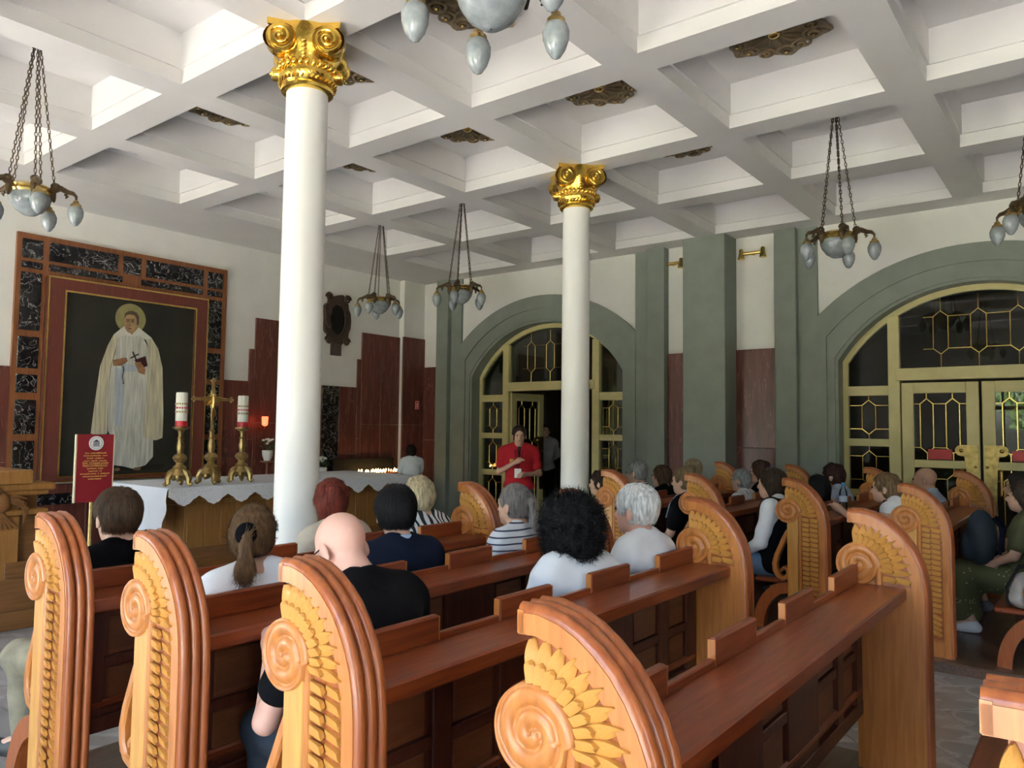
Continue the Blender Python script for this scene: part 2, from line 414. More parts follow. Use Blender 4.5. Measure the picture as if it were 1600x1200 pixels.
    for yc in ARCHES:
        ia = [(yc+y, z) for y, z in op]; ma = [(yc+y, z) for y, z in seg_arch(1.75, 3.07, 3.90)]; oa = [(yc+y, z) for y, z in seg_arch(1.87, 3.36, 4.13)]
        t_ = struct(f'trim_{n}', MB().band(ma, oa, XW-.06, XW+.02), M_green, 'grey-green moulded surround of an arched doorway'); n += 1
        MB().band(ia, ma, XW-.035, XW+.02).obj('inner_moulding', M_green, t_)
        ib = [(yc+y, z) for y, z in seg_arch(1.61, 2.75, 3.66)]
        MB().band(ib, ia, XW-.01, XW+.36).obj('reveal', M_green, t_)
        for s in (-1, 1):
            a, b = sorted((yc+s*1.86, yc+s*2.13)); MB().box(XW-.045, XW+.01, a, b, 0, ZC).obj('jamb_strip', M_green, t_)
            a, b = sorted((yc+s*2.12, yc+s*2.42)); MB().bbox(XW-.15, XW+.01, a, b, 0, ZC, .006).obj('pilaster', M_green, t_)
    struct(f'trim_{n}', MB().bbox(XW-.44, XW+.01, 4.235, 4.885, 0, ZC, .008), M_green, 'broad grey-green pier standing between the two arched doorways'); n += 1
    # rear wall, out of view; its dark cladding is added to cut bounced light
    struct('wall_behind', MB().box(XW0-.3, XW+.3, YW0-.3, YW0, 0, 5.1), M_redmarble, 'unseen rear wall, dark red marble added to cut bounced light')
    # window wall mirrors the door arches
    w = MB(); x0, x1 = XW0-.35, XW0; cs = (7.75, 1.21, -5.33)
    w.box(x0, x1, cs[0]+1.65, YW+.3, 0, 5.1); w.box(x0, x1, cs[1]+1.65, cs[0]-1.65, 0, 5.1); w.box(x0, x1, cs[2]+1.65, cs[1]-1.65, 0, 5.1); w.box(x0, x1, YW0-.3, cs[2]-1.65, 0, 5.1)
    for yc in cs:
        A_ = [(yc+y, z) for y, z in op[1:-1]]; w.band(A_, [(y, 5.1) for y, z in A_], x0, x1)
    struct('wall_window_side', w, M_plaster, 'white wall with three arched garden windows')
    for k, yc in enumerate(cs):
        A_ = [(yc+y, z) for y, z in op]; B_ = [(yc+y, z) for y, z in seg_arch(1.56, 2.72, 3.60)]
        f = struct(f'window_{k+1}', MB().band(A_, B_, XW0-.25, XW0-.15), M_gold_paint, 'arched garden window with gold painted frame')
        for yy in (-.95, 0, .95): MB().box(XW0-.24, XW0-.16, yc+yy-.035, yc+yy+.035, 0, 3.5 if yy == 0 else 3.25).obj('mullion', M_gold_paint, f)
        MB().box(XW0-.24, XW0-.16, yc-1.56, yc+1.56, 2.45, 2.55).obj('transom', M_gold_paint, f)
    # hall behind the doors
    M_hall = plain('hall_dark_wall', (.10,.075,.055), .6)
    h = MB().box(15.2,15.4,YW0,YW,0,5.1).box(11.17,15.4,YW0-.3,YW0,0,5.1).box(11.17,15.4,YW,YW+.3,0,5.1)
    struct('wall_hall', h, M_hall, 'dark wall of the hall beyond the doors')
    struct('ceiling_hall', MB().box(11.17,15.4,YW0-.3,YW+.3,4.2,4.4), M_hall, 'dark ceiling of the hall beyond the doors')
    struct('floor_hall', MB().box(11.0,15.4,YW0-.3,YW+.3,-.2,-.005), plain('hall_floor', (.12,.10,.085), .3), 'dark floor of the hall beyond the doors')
build_room()

# ------------------------------------------------------------------ arched doors
def hexes(parent, yc, z0, z1, w, zf0, zf1, ya, yb, x, n=1, pitch=0):
    """leaded brass strips: n tall hexagons with stubs and cross bars, in the plane x"""
    r = .007; sh = w*.85
    for k in range(n):
        y = yc+(k-(n-1)/2)*pitch
        ring = [(x,y,z1),(x,y+w,z1-sh),(x,y+w,z0+sh),(x,y,z0),(x,y-w,z0+sh),(x,y-w,z1-sh),(x,y,z1)]
        m = MB()
        for a, b in zip(ring, ring[1:]): m.tube([a, b], r, 6)
        m.tube([(x,y,z1),(x,y,zf1)], r, 6).tube([(x,y,z0),(x,y,zf0)], r, 6)
        m.obj('lead_strip', M_brass, parent, True)
    m = MB()
    edges = [ya]+[v for k in range(n) for v in (yc+(k-(n-1)/2)*pitch-w, yc+(k-(n-1)/2)*pitch+w)]+[yb]
    for a, b in zip(edges[::2], edges[1::2]):
        if b-a > .03:
            for z in (z1-sh, z0+sh): m.tube([(x,a,z),(x,b,z)], r*.8, 6)
    if m.v: m.obj('lead_strip', M_brass, parent, True)
def build_doors():
    xf0, xf1 = XW+.22, XW+.31; xg = XW+.265
    for k, yc in enumerate(ARCHES):
        A_ = [(yc+y, z) for y, z in seg_arch(1.62, 2.76, 3.67)]; B_ = [(yc+y, z) for y, z in seg_arch(1.545, 2.72, 3.585)]
        D = struct(f'door_{k+1}', MB().band(A_, B_, xf0, xf1), M_gold_paint, ('arched gold framed doorway with one leaf standing open' if k == 0 else 'arched gold framed doorway with both glazed leaves closed'))
        def zarc(y):
            R = (1.545**2+.865**2)/(2*.865); return 3.585-R+math.sqrt(R*R-y*y)
        for s in (-1, 1):
            a, b = sorted((yc+s*.90, yc+s*1.04)); MB().bbox(xf0-.02, xf1+.01, a, b, 0, zarc(.97)+.02, .006).obj('post', M_gold_paint, D)
            a, b = sorted((yc+s*1.03, yc+s*1.56))
            for z0, z1 in ((0,.22),(.92,1.02),(1.60,1.70),(2.28,2.41)): MB().bbox(xf0, xf1, a, b, z0, z1, .005).obj('rail', M_gold_paint, D)
            a2, b2 = a, b
            for z0, z1 in ((.22,.92),(1.02,1.60),(1.70,2.28)):
                MB().box(xg-.004, xg+.004, a, b, z0, z1).obj('glass_pane', M_glass_door, D)
                hexes(D, (a+b)/2, z0+.06, z1-.06, .085, z0, z1, a, b, xg-.012)
            ys = [yc+s*(1.03+.52*i/8) for i in range(9)]
            MB().band([(y,2.41) for y in ys], [(y, zarc(y-yc)) for y in ys], xg-.004, xg+.004).obj('glass_pane', M_glass_door, D)
        MB().bbox(xf0-.03, xf1+.01, yc-.95, yc+.95, 2.47, 2.63, .006).obj('transom', M_gold_paint, D)
        ys = [yc-.91+1.82*i/16 for i in range(17)]
        MB().band([(y,2.63) for y in ys], [(y, zarc(y-yc)) for y in ys], xg-.004, xg+.004).obj('glass_pane', M_glass_door, D)
        hexes(D, yc, 2.80, 3.36, .085, 2.63, 3.55, yc-.62, yc+.62, xg-.012, 3, .42)
        for s in (1, -1):
            # a leaf hinged on its post; local x = across the leaf from hinge to lock, y = thickness
            L = bpy.data.objects.new('door_leaf', None); col.objects.link(L); L.parent = D; L.location = (xg, yc+s*.89, .02)
            ang = 0
            if k == 0: ang = 1.45 if s == 1 else 1.5
            # closed: leaf runs from hinge toward centre, direction -s in y
            L.rotation_euler = (0, 0, (-PI/2 if s == 1 else PI/2) + (ang if s == 1 else -ang))
            wd = .875
            m = MB()
            for (a, b, c, d) in ((0,.14,0,2.42),(wd-.14,wd,0,2.42),(.14,wd-.14,2.28,2.42),(.14,wd-.14,1.32,1.42),(.14,wd-.14,0,.26)): m.bbox(a, b, -.028, .028, c, d, .006)
            m.obj('leaf_frame', M_gold_paint, L)
            for z0, z1 in ((.26,1.32),(1.42,2.28)):
                MB().box(.14, wd-.14, -.004, .004, z0, z1).obj('glass_pane', M_glass_door, L)
                mm = MB()
                for c in (.29, .585):
                    w, sh = .075, .068; q0, q1 = z0+.09, z1-.07
                    ring = [(c,q1),(c+w,q1-sh),(c+w,q0+sh),(c,q0),(c-w,q0+sh),(c-w,q1-sh),(c,q1)]
                    for p, q in zip(ring, ring[1:]): mm.tube([(p[0],0,p[1]),(q[0],0,q[1])], .010, 6)
                    mm.tube([(c,0,q1),(c,0,z1)], .010, 6).tube([(c,0,q0),(c,0,z0)], .010, 6)
                for a, b in ((.14,.215),(.365,.51),(.66,.735)):
                    for z in (q1-sh, q0+sh): mm.tube([(a,0,z),(b,0,z)], .007, 6)
                mm.obj('lead_strip', M_brass, L, True)
            hm = MB()
            for sd in (-1, 1):
                y0, y1 = (.028,.045) if sd == 1 else (-.045,-.028)
                hm.prism([(wd-.02,.62),(wd-.02,1.62),(wd-.20,1.62)]+[(wd-.20+.07*math.cos(a),1.55+.07*math.sin(a)) for a in [PI/2+PI*i/8 for i in range(9)]]+[(wd-.17,1.48),(wd-.15,1.30),(wd-.13,.62)], y0, y1, 'y')
            hm.obj('push_plate', M_oldbrass, L)
            gm = MB()
            for sd in (-1, 1): gm.tube([(wd-.19,.045*sd,1.0),(wd-.19,.09*sd,1.02),(wd-.19,.09*sd,1.30),(wd-.19,.045*sd,1.32)], .016, 8).sphere((wd-.20,.05*sd,1.55),.026).sphere((wd-.05,.05*sd,1.35),.018)
            gm.obj('door_handle', M_brass, L, True)
            if k == 1: MB().bbox(.30, .57, -.013*1-.012, -.012, 1.43, 1.56, .003).bbox(.30,.57,.012,.024,1.43,1.56,.003).obj('notice_plate', plain('notice_red', (.55,.03,.04), .35), L)
build_doors()

# ------------------------------------------------------------------ columns with gilded capitals
def volute_disc(m, c, u, v, w, R, th):
    """spiral disc: centre c, in-plane axes u,v, normal w"""
    u, v, w, c = map(Vector, (u, v, w, c))
    n = 24
    rings = [(R,-th),(R,0),(R*.92,.012),(R*.86,.012)]
    vs = []; fs = []
    for r, o in rings:
        for i in range(n): a = 2*PI*i/n; vs.append(c+u*r*math.cos(a)+v*r*math.sin(a)+w*o)
    for j in range(3): fs += [(j*n+i, j*n+(i+1)%n, (j+1)*n+(i+1)%n, (j+1)*n+i) for i in range(n)]
    fs.append(tuple(3*n+i for i in range(n)))
    m.add(vs, fs)
    path = []; rr = []
    for i in range(40):
        t = i/39; a = -t*4.2*PI; r = R*.88*(1-t)+R*.12*t
        path.append(c+u*r*math.cos(a)+v*r*math.sin(a)+w*(.012+.018*t)); rr.append(R*.11*(1-.45*t))
    m.tube(path, rr, 7); m.sphere(c+w*.03, R*.18, 10, 6)
def build_column(x, y, label):
    c = thing('column', label, 'column', (x, y, 0), 0, 'white round columns with gilded capitals')
    R = .155
    MB().lathe([(R*1.25,0),(R*1.25,.08),(R*1.12,.12),(R*1.0,.17),(R,.2),(R*.955,4.22)], 40).obj('shaft', M_column, c, True)
    cap = MB().lathe([(.17,4.19),(.185,4.20),(.185,4.225),(.175,4.235),(.205,4.27),(.21,4.30),(.195,4.31),(.20,4.40),(.23,4.47),(.24,4.52),(.24,4.63)], 32).obj('capital', M_leaf_gold, c, True)
    d = Vector((-.7071,-.7071,0)); t = Vector((.7071,-.7071,0))
    for s in (-1, 1):
        for q in (-1, 1):
            m = MB(); volute_disc(m, t*s*.16+d*q*.235+Vector((0,0,4.50)), t, (0,0,1), d*q, .105, .05); m.obj('volute', M_leaf_gold, cap, True)
        m = MB()
        pr = [(.105,-.235),(.10,-.19),(.085,-.17),(.10,-.13),(.085,-.06),(.075,-.045),(.07,0),(.075,.045),(.085,.06),(.10,.13),(.085,.17),(.10,.19),(.105,.235)]
        n = 20; vs = []
        for r, o in pr:
            for i in range(n): a = 2*PI*i/n; vs.append(t*s*(.16+.0)+t*(r*math.cos(a))*1.15+Vector((0,0,4.50+r*math.sin(a)))+d*o)
        m.add(vs, [(j*n+i, j*n+(i+1)%n, (j+1)*n+(i+1)%n, (j+1)*n+i) for j in range(len(pr)-1) for i in range(n)])
        m.obj('cushion', M_leaf_gold, cap, True)
        m = MB(); volute_disc(m, t*s*.235+Vector((0,0,4.335)), d, (0,0,1), t*s, .052, .06); m.obj('rosette', M_leaf_gold, cap, True)
        for q in (-1, 1):
            if s == 1:
                m = MB()
                f = d*q*.215
                for k in range(7):
                    a = (k-3)*.28; m.tube([f+Vector((0,0,4.50)), f+t*(math.sin(a)*.07)+Vector((0,0,4.50+.10*math.cos(a)))], [.008,.013], 6)
                for k in range(5): m.sphere(f+d*q*.01+Vector((0,0,4.49-.028*k)), (.024-.002*k,.024-.002*k,.017), 8, 6)
                m.obj('palmette', M_leaf_gold, cap, True)
    m = MB()
    for i in range(36):
        a = 2*PI*i/36
        for z, sg in ((4.255,1),(4.285,-1)): m.tube([(.198*math.cos(a),.198*math.sin(a),z-.012),(.205*math.cos(a+.09*sg),.205*math.sin(a+.09*sg),z+.012)], .008, 5)
    m.obj('braided_ring', M_leaf_gold, cap, True)
    m = MB()
    for i in range(28): a = 2*PI*i/28; m.sphere((.208*math.cos(a),.208*math.sin(a),4.355),(.02,.02,.028),8,6)
    m.obj('leaf_ring', M_leaf_gold, cap, True)
    m = MB().prism([(p.x,p.y) for p in [t*a+d*b for a, b in ((-.25,-.25),(0,-.19),(.25,-.25),(.19,0),(.25,.25),(0,.19),(-.25,.25),(-.19,0))]], 4.585, 4.64, 'z'); m.obj('abacus', M_leaf_gold, cap)
build_column(3.353, 4.529, 'white column with gilded scroll capital rising in front of the first pew row')
build_column(6.948, 4.529, 'white column with gilded scroll capital near the open arched doorway')

# ------------------------------------------------------------------ ceiling rosettes
def build_rosettes():
    m = MB()
    n = 72; rim = [(.36+.045*math.cos(6*a)+.012*math.cos(18*a))*1.0 for a in [2*PI*i/n for i in range(n)]]
    m.band([(r*.55*math.cos(2*PI*i/n), r*.55*math.sin(2*PI*i/n)) for i, r in enumerate(rim)], [(r*math.cos(2*PI*i/n), r*math.sin(2*PI*i/n)) for i, r in enumerate(rim)], -.022, 0, 'z', True)
    m.lathe([(.30,-.022),(.20,-.03),(.02,-.034)], 36, cap=False)
    plate = m.mesh('plate', M_bronze_orn, True)
    s = MB()
    for k in range(12):
        a0 = 2*PI*k/12; cx, cy = .275*math.cos(a0), .275*math.sin(a0); sg = 1 if k % 2 else -1
        pts = []; rr = []
        for i in range(26):
            t = i/25; a = a0+sg*(PI/2+t*3.3*PI); r = .078*(1-t)+.014*t
            pts.append((cx+r*math.cos(a), cy+r*math.sin(a), -.036-.014*t)); rr.append(.0135*(1-.3*t))
        s.tube(pts, rr, 6)
        s.tube([(.06*math.cos(a0+.13),.06*math.sin(a0+.13),-.034),(.15*math.cos(a0),.15*math.sin(a0),-.04),(.23*math.cos(a0-.12*sg),.23*math.sin(a0-.12*sg),-.03)], [.008,.014,.009], 6)
        if k % 2 == 0: s.prism([(.30*math.cos(a0-.12),.30*math.sin(a0-.12)),(.395*math.cos(a0),.395*math.sin(a0)),(.30*math.cos(a0+.12),.30*math.sin(a0+.12))], -.03, 0, 'z')
    scr = s.mesh('scroll_work', M_bronze_orn, True)
    bos = MB().sphere((0,0,0), .013, 8, 6).mesh('boss', M_brass, True)
    for (a, c) in ((0,0),(0,1),(0,2),(0,3),(0,4),(-1,0),(-1,1),(-1,2),(-1,3),(-1,4),(-2,1),(-2,2),(2,1),(2,2),(1,1),(1,2),(0,-1)):
        r = thing('ceiling_rosette', 'round bronze scrollwork rosette fixed in a white ceiling coffer', 'rosette', (GX0+(a+.5)*GSX, GY0+(c+.5)*GSY, 5.055), 0, 'bronze rosettes in the ceiling coffers')
        r.scale = (1.12,1.12,1.12); link('plate', plate, r); link('scroll_work', scr, r)
        for k in range(12): link('boss', bos, r, (.275*math.cos(2*PI*k/12), .275*math.sin(2*PI*k/12), -.056))
        link('boss', bos, r, (0,0,-.04), None, (3.6,3.6,2))
build_rosettes()

# ------------------------------------------------------------------ chandeliers
def chain_mesh(p0, p1, m, link_len=.05):
    p0, p1 = Vector(p0), Vector(p1); L = (p1-p0).length; d = (p1-p0)/L; n = int(L/(link_len*.78))
    a = Vector((1,0,0)); u = (a-d*a.dot(d)).normalized(); w = d.cross(u)
    for i in range(n):
        c = p0+d*(i+.5)*L/n; uu = u if i % 2 else w; h = link_len/2
        pts = [c+d*h*math.cos(t)+uu*h*.42*math.sin(t) for t in [2*PI*k/6 for k in range(7)]]
        m.tube(pts, .0042, 4, cap=False)
def build_chandeliers():
    egg = [(.004,-.165),(.022,-.155),(.045,-.12),(.06,-.075),(.062,-.035),(.05,-.005),(.034,.008)]
    t = thing('chandelier', '', 'chandelier')
    MB().lathe([(.003,.0),(.06,.0),(.055,-.02),(.03,-.035),(.02,-.06),(.003,-.065)], 16).obj('ceiling_canopy', M_oldbrass, t, True)
    zr = -1.40
    MB().lathe([(.155,zr+.03),(.165,zr+.05),(.15,zr+.075),(.16,zr+.09),(.13,zr+.11),(.05,zr+.125),(.004,zr+.13),(.004,zr+.10),(.13,zr+.03)], 28, cap=False).obj('brass_ring', M_brass, t, True)
    MB().lathe([(.004,zr-.15),(.05,zr-.14),(.10,zr-.105),(.14,zr-.05),(.158,zr+.0),(.155,zr+.035),(.145,zr+.04)], 28, cap=False).obj('glass_bowl', M_frost, t, 'all')
    for k in range(5):
        a = 2*PI*k/5+.78; ca, sa = math.cos(a), math.sin(a)
        P = lambda r, z: (r*ca, r*sa, zr+z)
        m = MB(); m.tube([P(.13,.06),P(.17,.10),P(.22,.115),P(.27,.09),P(.31,.085),P(.335,.06),P(.335,.03)], [.022,.034,.026,.022,.018,.012,.008], 7)
        m.tube([P(.16,.07),P(.165,.02),P(.175,-.01)], [.03,.025,.008], 6); m.sphere(P(.18,.125), (.04,.04,.032), 8, 6)
        m.tube([P(.25,.07),P(.27,.05),P(.255,.035)], [.012,.012,.006], 5)
        arm = m.obj('arm', M_bronze, t, True)
        MB().lathe([(.01,.05),(.022,.04),(.024,.025),(.042,.01),(.044,-.008),(.04,-.01)], 16, P(.335,-.02)).obj('socket', M_oldbrass, arm, True)
        MB().lathe(egg, 18, P(.335,-.03), cap=False).obj('glass_shade', M_frost, arm, 'all')
        m = MB(); chain_mesh((.018*ca, .018*sa, -.05), P(.17,.14), m); m.obj('chain', M_chain, t)
    labs = {(-2,3):'frosted glass chandelier hanging in front of the tall saint painting', (-2,0):'frosted glass chandelier hanging over the pew block beside the windows',
            (1,4):'frosted glass chandelier hanging in the corner beside the carved wall emblem', (1,3):'frosted glass chandelier hanging before the open arched doorway',
            (1,0):'frosted glass chandelier hanging before the closed arched doorway with the pier beside it', (1,-1):'frosted glass chandelier hanging past the closed doorway arch, farthest from the altar'}
    for i, ((a, b), lab) in enumerate(labs.items()):
        o = t if i == 0 else copy_tree(t)
        o.location = (GX0+(a+.5)*GSX, GY0+(b+.5)*GSY, 5.05); tag(o, lab, 'chandelier', 'chandeliers hung from the coffers')
        o.rotation_euler.z = .1*i
build_chandeliers()

# ------------------------------------------------------------------ pews
def spiral_path(cx, cz, r0, r1, a0, turns, n):
    return [(cx+(r0+(r1-r0)*i/n)*math.cos(a0+2*PI*turns*i/n), cz+(r0+(r1-r0)*i/n)*math.sin(a0+2*PI*turns*i/n), 1-.55*i/n) for i in range(n+1)]
PEW_L = 2.95
def feather_mesh(kind):
    """unit feather: runs +y from 0 to 1, half width 0.5 in z, thickness 1 in -x"""
    m = MB(); ns = 7
    prof = []
    for i in range(ns+1):
        t = i/ns
        w = (.44+.06*t)*(1 if t < .72 else math.sqrt(max(0,1-((t-.72)/.28)**2))) if kind == 'round' else (.32+.18*min(1,t*2))*(1 if t < .45 else max(.0,1-((t-.45)/.60)**2.0))
        prof.append((t, max(w, .015)))
    vs = []
    for t, w in prof: vs += [(0,t,-w), (-(.30+.70*t),t,-w*.94), (-(.25+.50*t),t,0), (-(.05+.25*t),t,w*.94), (0,t,w)]
    fs = []
    for j in range(ns):
        for i in range(4): fs.append((j*5+i, j*5+i+1, (j+1)*5+i+1, (j+1)*5+i))
    fs += [tuple(range(5)), tuple(ns*5+i for i in range(5))]
    m.add(vs, fs)
    return m.mesh('feather', M_oak, True)
def build_pews():
    root = thing('church_pew', '', 'pew')
    fo, fi = feather_mesh('point'), feather_mesh('round')
    # face outline (y, z): from the tip over the back and down
    outer = [(.035,1.285),(-.02,1.287),(-.077,1.274),(-.125,1.252),(-.168,1.222),(-.21,1.184),(-.245,1.138),(-.275,1.085),(-.297,1.03),(-.31,.97),(-.318,.90),(-.32,.82),(-.32,.5),(-.32,.25),(-.32,0)]
    W_ = .052
    T = .12
    def end_panel(x0, feather_side, full, name='end_panel'):
        # core plate
        field = [(0,0),(0,1.02),(.0,1.262)]+[(y*.985, z-.012) for y, z in outer[2:]]
        core = MB().prism(field, x0+.016, x0+T-.016, 'x').obj(name, M_rim, root)
        MB().prism([(-.10,.93 if not full else .13),(0,1.02),(0,1.255)]+[(y*.93, z-.03) for y, z in outer[2:11]]+[(-.285,.93 if not full else .13)], x0+.012, x0+.02, 'x').obj('carved_field', M_rim_dark, core)
        # flat band on both faces, ribbed back edge with three rounded mouldings across the thickness
        for a, b in ((x0, x0+.022), (x0+T-.022, x0+T)):
            MB().sweep_yz(outer, [(a,.004),(a,W_),(b,W_),(b,.004)]).obj('face_band', M_rim, core, True)
        sect = []
        nrib = 3
        for k in range(nrib):
            for i in range(9):
                a = PI*i/8; xx = x0+.002+(T-.004)*(k+.5)/nrib-math.cos(a)*(T-.004)/nrib/2
                sect.append((xx, .006-.024*math.sin(a)))
        sect += [(x0+T-.002, .03), (x0+.002, .03)]
        MB().sweep_yz(outer, sect).obj('back_rim', M_rim_dark, core, True)
        MB().box(x0, x0+T, .018, .036, 1.235, 1.287).obj('tip_block', M_rim, core)
        # post strip running up into the scroll
        zs = 0.0 if full else .90
        h = .0175
        path = [(-.113,zs),(-.113,.5*(zs+.98)),(-.113,1.02)]
        MB().sweep_yz(path, [(x0+.008,-h),(x0-.002,-h*.55),(x0-.004,0),(x0-.002,h*.55),(x0+.008,h),(x0+.03,h),(x0+.03,-h)]).obj('scroll_stem', M_rim, core, True)
        if full:
            MB().bbox(x0-.001, x0+.03, -.096, -.004, 0, .965, .004).obj('post_strip', M_oak, core)
            MB().bbox(x0+.002, x0+.03, -.30, -.0, 0, .12, .004).obj('foot_board', M_rim, core)
        # volute: a spiral roll carved on both faces of a drum
        m = MB(); cy_, cz_ = -.012, 1.022; n = 56; nr = 26; R0 = .118; pit = .047
        def hgt(r, a):
            # spiral groove; a measured so that the outer arm leaves backward into the stem
            u = ((R0-r)/pit-(a/(2*PI))) % 1.0
            g = math.sqrt(max(0, 1-(2*u-1)**2))
            return .002+.016*g*(1 if r > .02 else 1)
        for face in (0, 1):
            vs = []; fs = []
            for q in range(nr+1):
                for k in range(n):
                    a = 2*PI*k/n
                    # outer radius shrinks along the spiral from the stem side around the top
                    Ro = R0-.020*(a/(2*PI))
                    r = max(.001, Ro*(1-q/nr))
                    d = hgt(r, a) if q > 0 else -.03
                    if q == nr: d = .014
                    ang = PI-a
                    x = (x0+.004-d) if face == 0 else (x0+T-.004+d)
                    vs.append((x, cy_+r*math.cos(ang), cz_+r*math.sin(ang)))
            for q in range(nr):
                for k in range(n): fs.append((q*n+k, q*n+(k+1)%n, (q+1)*n+(k+1)%n, (q+1)*n+k))
            m.add(vs, fs)
        vs = []
        for x in (x0+.01, x0+T-.01):
            for k in range(n): a = 2*PI*k/n; Ro = R0-.020*(a/(2*PI)); vs.append((x, cy_+Ro*math.cos(PI-a), cz_+Ro*math.sin(PI-a)))
        m.add(vs, [(k, (k+1)%n, n+(k+1)%n, n+k) for k in range(n)])
        m.obj('scroll', M_rim, core, 'all')
        # feathers
        xs = x0+.012 if feather_side == 0 else x0+T-.016
        sx = 1 if feather_side == 0 else -1
        def feather(me, y, z, ang, L, wd, th, lift):
            # ang: direction in the yz plane; mesh +y -> (cos, sin)
            o = link('feather', me, core, (xs-sx*lift, y, z), (ang,0,0), (sx*th, L, wd)); return o
        nf = 9
        for k in range(nf+1):
            a = PI/2+.03+(PI/2)*k/nf
            dy, dz = math.cos(a), math.sin(a); r1 = .232+.03*(k/nf)-.012*math.sin(PI*k/nf)*0
            r1 = .222+.040*(k/nf)
            feather(fo, .0+.12*dy, 1.005+.12*dz, a, r1-.118, .039, .022, 0)
            feather(fi, .0+.112*dy, 1.008+.112*dz, a, .062+.012*(k/nf), .0265, .017, .010)
        if not full:
            feather(fi, -.188, .962, PI+.10, .078, .0345, .021, 0); feather(fi, -.130, .964, PI+.10, .066, .034, .017, .010)
        if full:
            nr = 20
            for k in range(nr):
                z = .958-k*.0405; tilt = PI+.10+(.30 if k > nr-5 else 0)
                feather(fi, -.188, z, tilt, .078, .0345, .021, 0)
                feather(fi, -.130, z+.002, tilt, .066, .034, .017, .010)
            # arm and leg of the seat beside the panel
        arm = [(-.015,.87,.55),(.006,.845,.75),(.03,.79),(.06,.72),(.10,.63),(.118,.56),(.112,.50),(.085,.455),(.045,.44),(.012,.455),(-.004,.49),(.008,.525,.8),(.035,.535,.7),(.055,.515,.6),(.05,.49,.5)]
        sm = []
        for i in range(len(arm)-1):
            for q in range(3):
                t = q/3; a, b = arm[i], arm[i+1]; sm.append((a[0]+(b[0]-a[0])*t, a[1]+(b[1]-a[1])*t, (a[2] if len(a)>2 else 1)*(1-t)+(b[2] if len(b)>2 else 1)*t))
        h = .02; xa, xb = x0+.02, x0+T-.02
        MB().sweep_yz(sm, [(xa,-h*.6),(xa+.008,-h),(xb-.008,-h),(xb,-h*.6),(xb,h*.6),(xb-.008,h),(xa+.008,h),(xa,h*.6)]).obj('arm_scroll', M_rim, core, True)
        leg = [(-.02,.362)]+[(.0+.258*math.sin(a), .0+.365*math.cos(a)) for a in [PI/2*i/14 for i in range(15)]]
        h = .046
        MB().sweep_yz(leg, [(xa,-h),(xb,-h),(xb,h),(xa,h)]).obj('seat_leg', M_rim_dark, core, True)
        return core
    end_panel(0, 0, True); end_panel(PEW_L-T, 0, False)
    xa, xb = T, PEW_L-T
    MB().bbox(xa-.005, xb+.005, -.03, .325, .375, .415, .01).obj('seat', M_mahog, root)
    MB().bbox(xa-.005, xb+.005, -.238, -.005, .868, .93, .008).obj('book_shelf', M_mahog, root)
    MB().bbox(xa-.005, xb+.005, -.012, .014, .90, .955, .004).obj('shelf_rail', M_mahog, root)
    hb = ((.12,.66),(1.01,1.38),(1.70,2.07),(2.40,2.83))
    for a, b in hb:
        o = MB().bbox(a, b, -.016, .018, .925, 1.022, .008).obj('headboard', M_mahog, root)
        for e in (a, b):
            if .2 < e < 2.7: MB().bbox(e-.003, e+.003, -.013, .015, .930, 1.016, .001).obj('lit_end_grain', M_rim, o)  # lighter wood on the board ends paints in the window light
    back = MB().box(xa-.005, xb+.005, -.004, .012, .27, .89)
    bo = back.obj('back_panel', M_mahog_dark, root)
    # stiles, rails and inset panels on the rear face of the back
    st = (.12,.30,.70,1.02,1.38,1.70,2.06,2.40,2.65,2.83)
    for z0, z1 in ((.27,.34),(.82,.89)): MB().bbox(xa-.005, xb+.005, -.030, .0, z0, z1, .004).obj('rail', M_mahog_dark, bo)
    for a, b in ((.12,.30),(.62,.72),(1.0,1.40),(1.68,2.08),(2.38,2.48),(2.72,2.83)): MB().bbox(a, b, -.028, .0, .34, .82, .004).obj('stile', M_mahog_dark, bo)
    for a, b in ((.30,.62),(.72,1.0),(1.40,1.68),(2.08,2.38),(2.48,2.72)):
        for z0, z1 in ((.365,.555),(.61,.795)): MB().bbox(a+.025, b-.025, -.014, .0, z0, z1, .006).obj('inset_panel', M_pew_inset, bo)
        MB().bbox(a, b, -.024, .0, .56, .605, .004).obj('rail', M_mahog_dark, bo)
    for x in (1.0, 1.95): MB().bbox(x-.03, x+.03, .0, .26, 0, .38, .006).obj('seat_support', M_mahog_dark, root)
    ordw = ('first','second','third','fourth','fifth')
    k = 0
    for blk, (X, Y0, nm) in enumerate(((1.41, .13+.907*4, 'block beside the windows'), (6.66, 3.99, 'block beside the doors'))):
        P_ = thing('pew_platform', 'low dark wooden platform under the pew '+nm, 'platform', (X-.1, 0, 0))
        MB().bbox(0, PEW_L+.2, -1.1, 4.24+.06*blk, -.01, PLAT-.001, .008).obj('deck', M_platform, P_)
        for r in range(5):
            o = root if k == 0 else copy_tree(root)
            k += 1
            o.location = (X, Y0-.907*r, PLAT)
            tag(o, f'carved scroll-ended pew, {ordw[r]} row from the altar, {nm}', 'pew', 'carved pews in two blocks')
build_pews()
ROW1 = [.13+.907*(4-r) for r in range(5)]; ROW2 = [3.99-.907*r for r in range(5)]
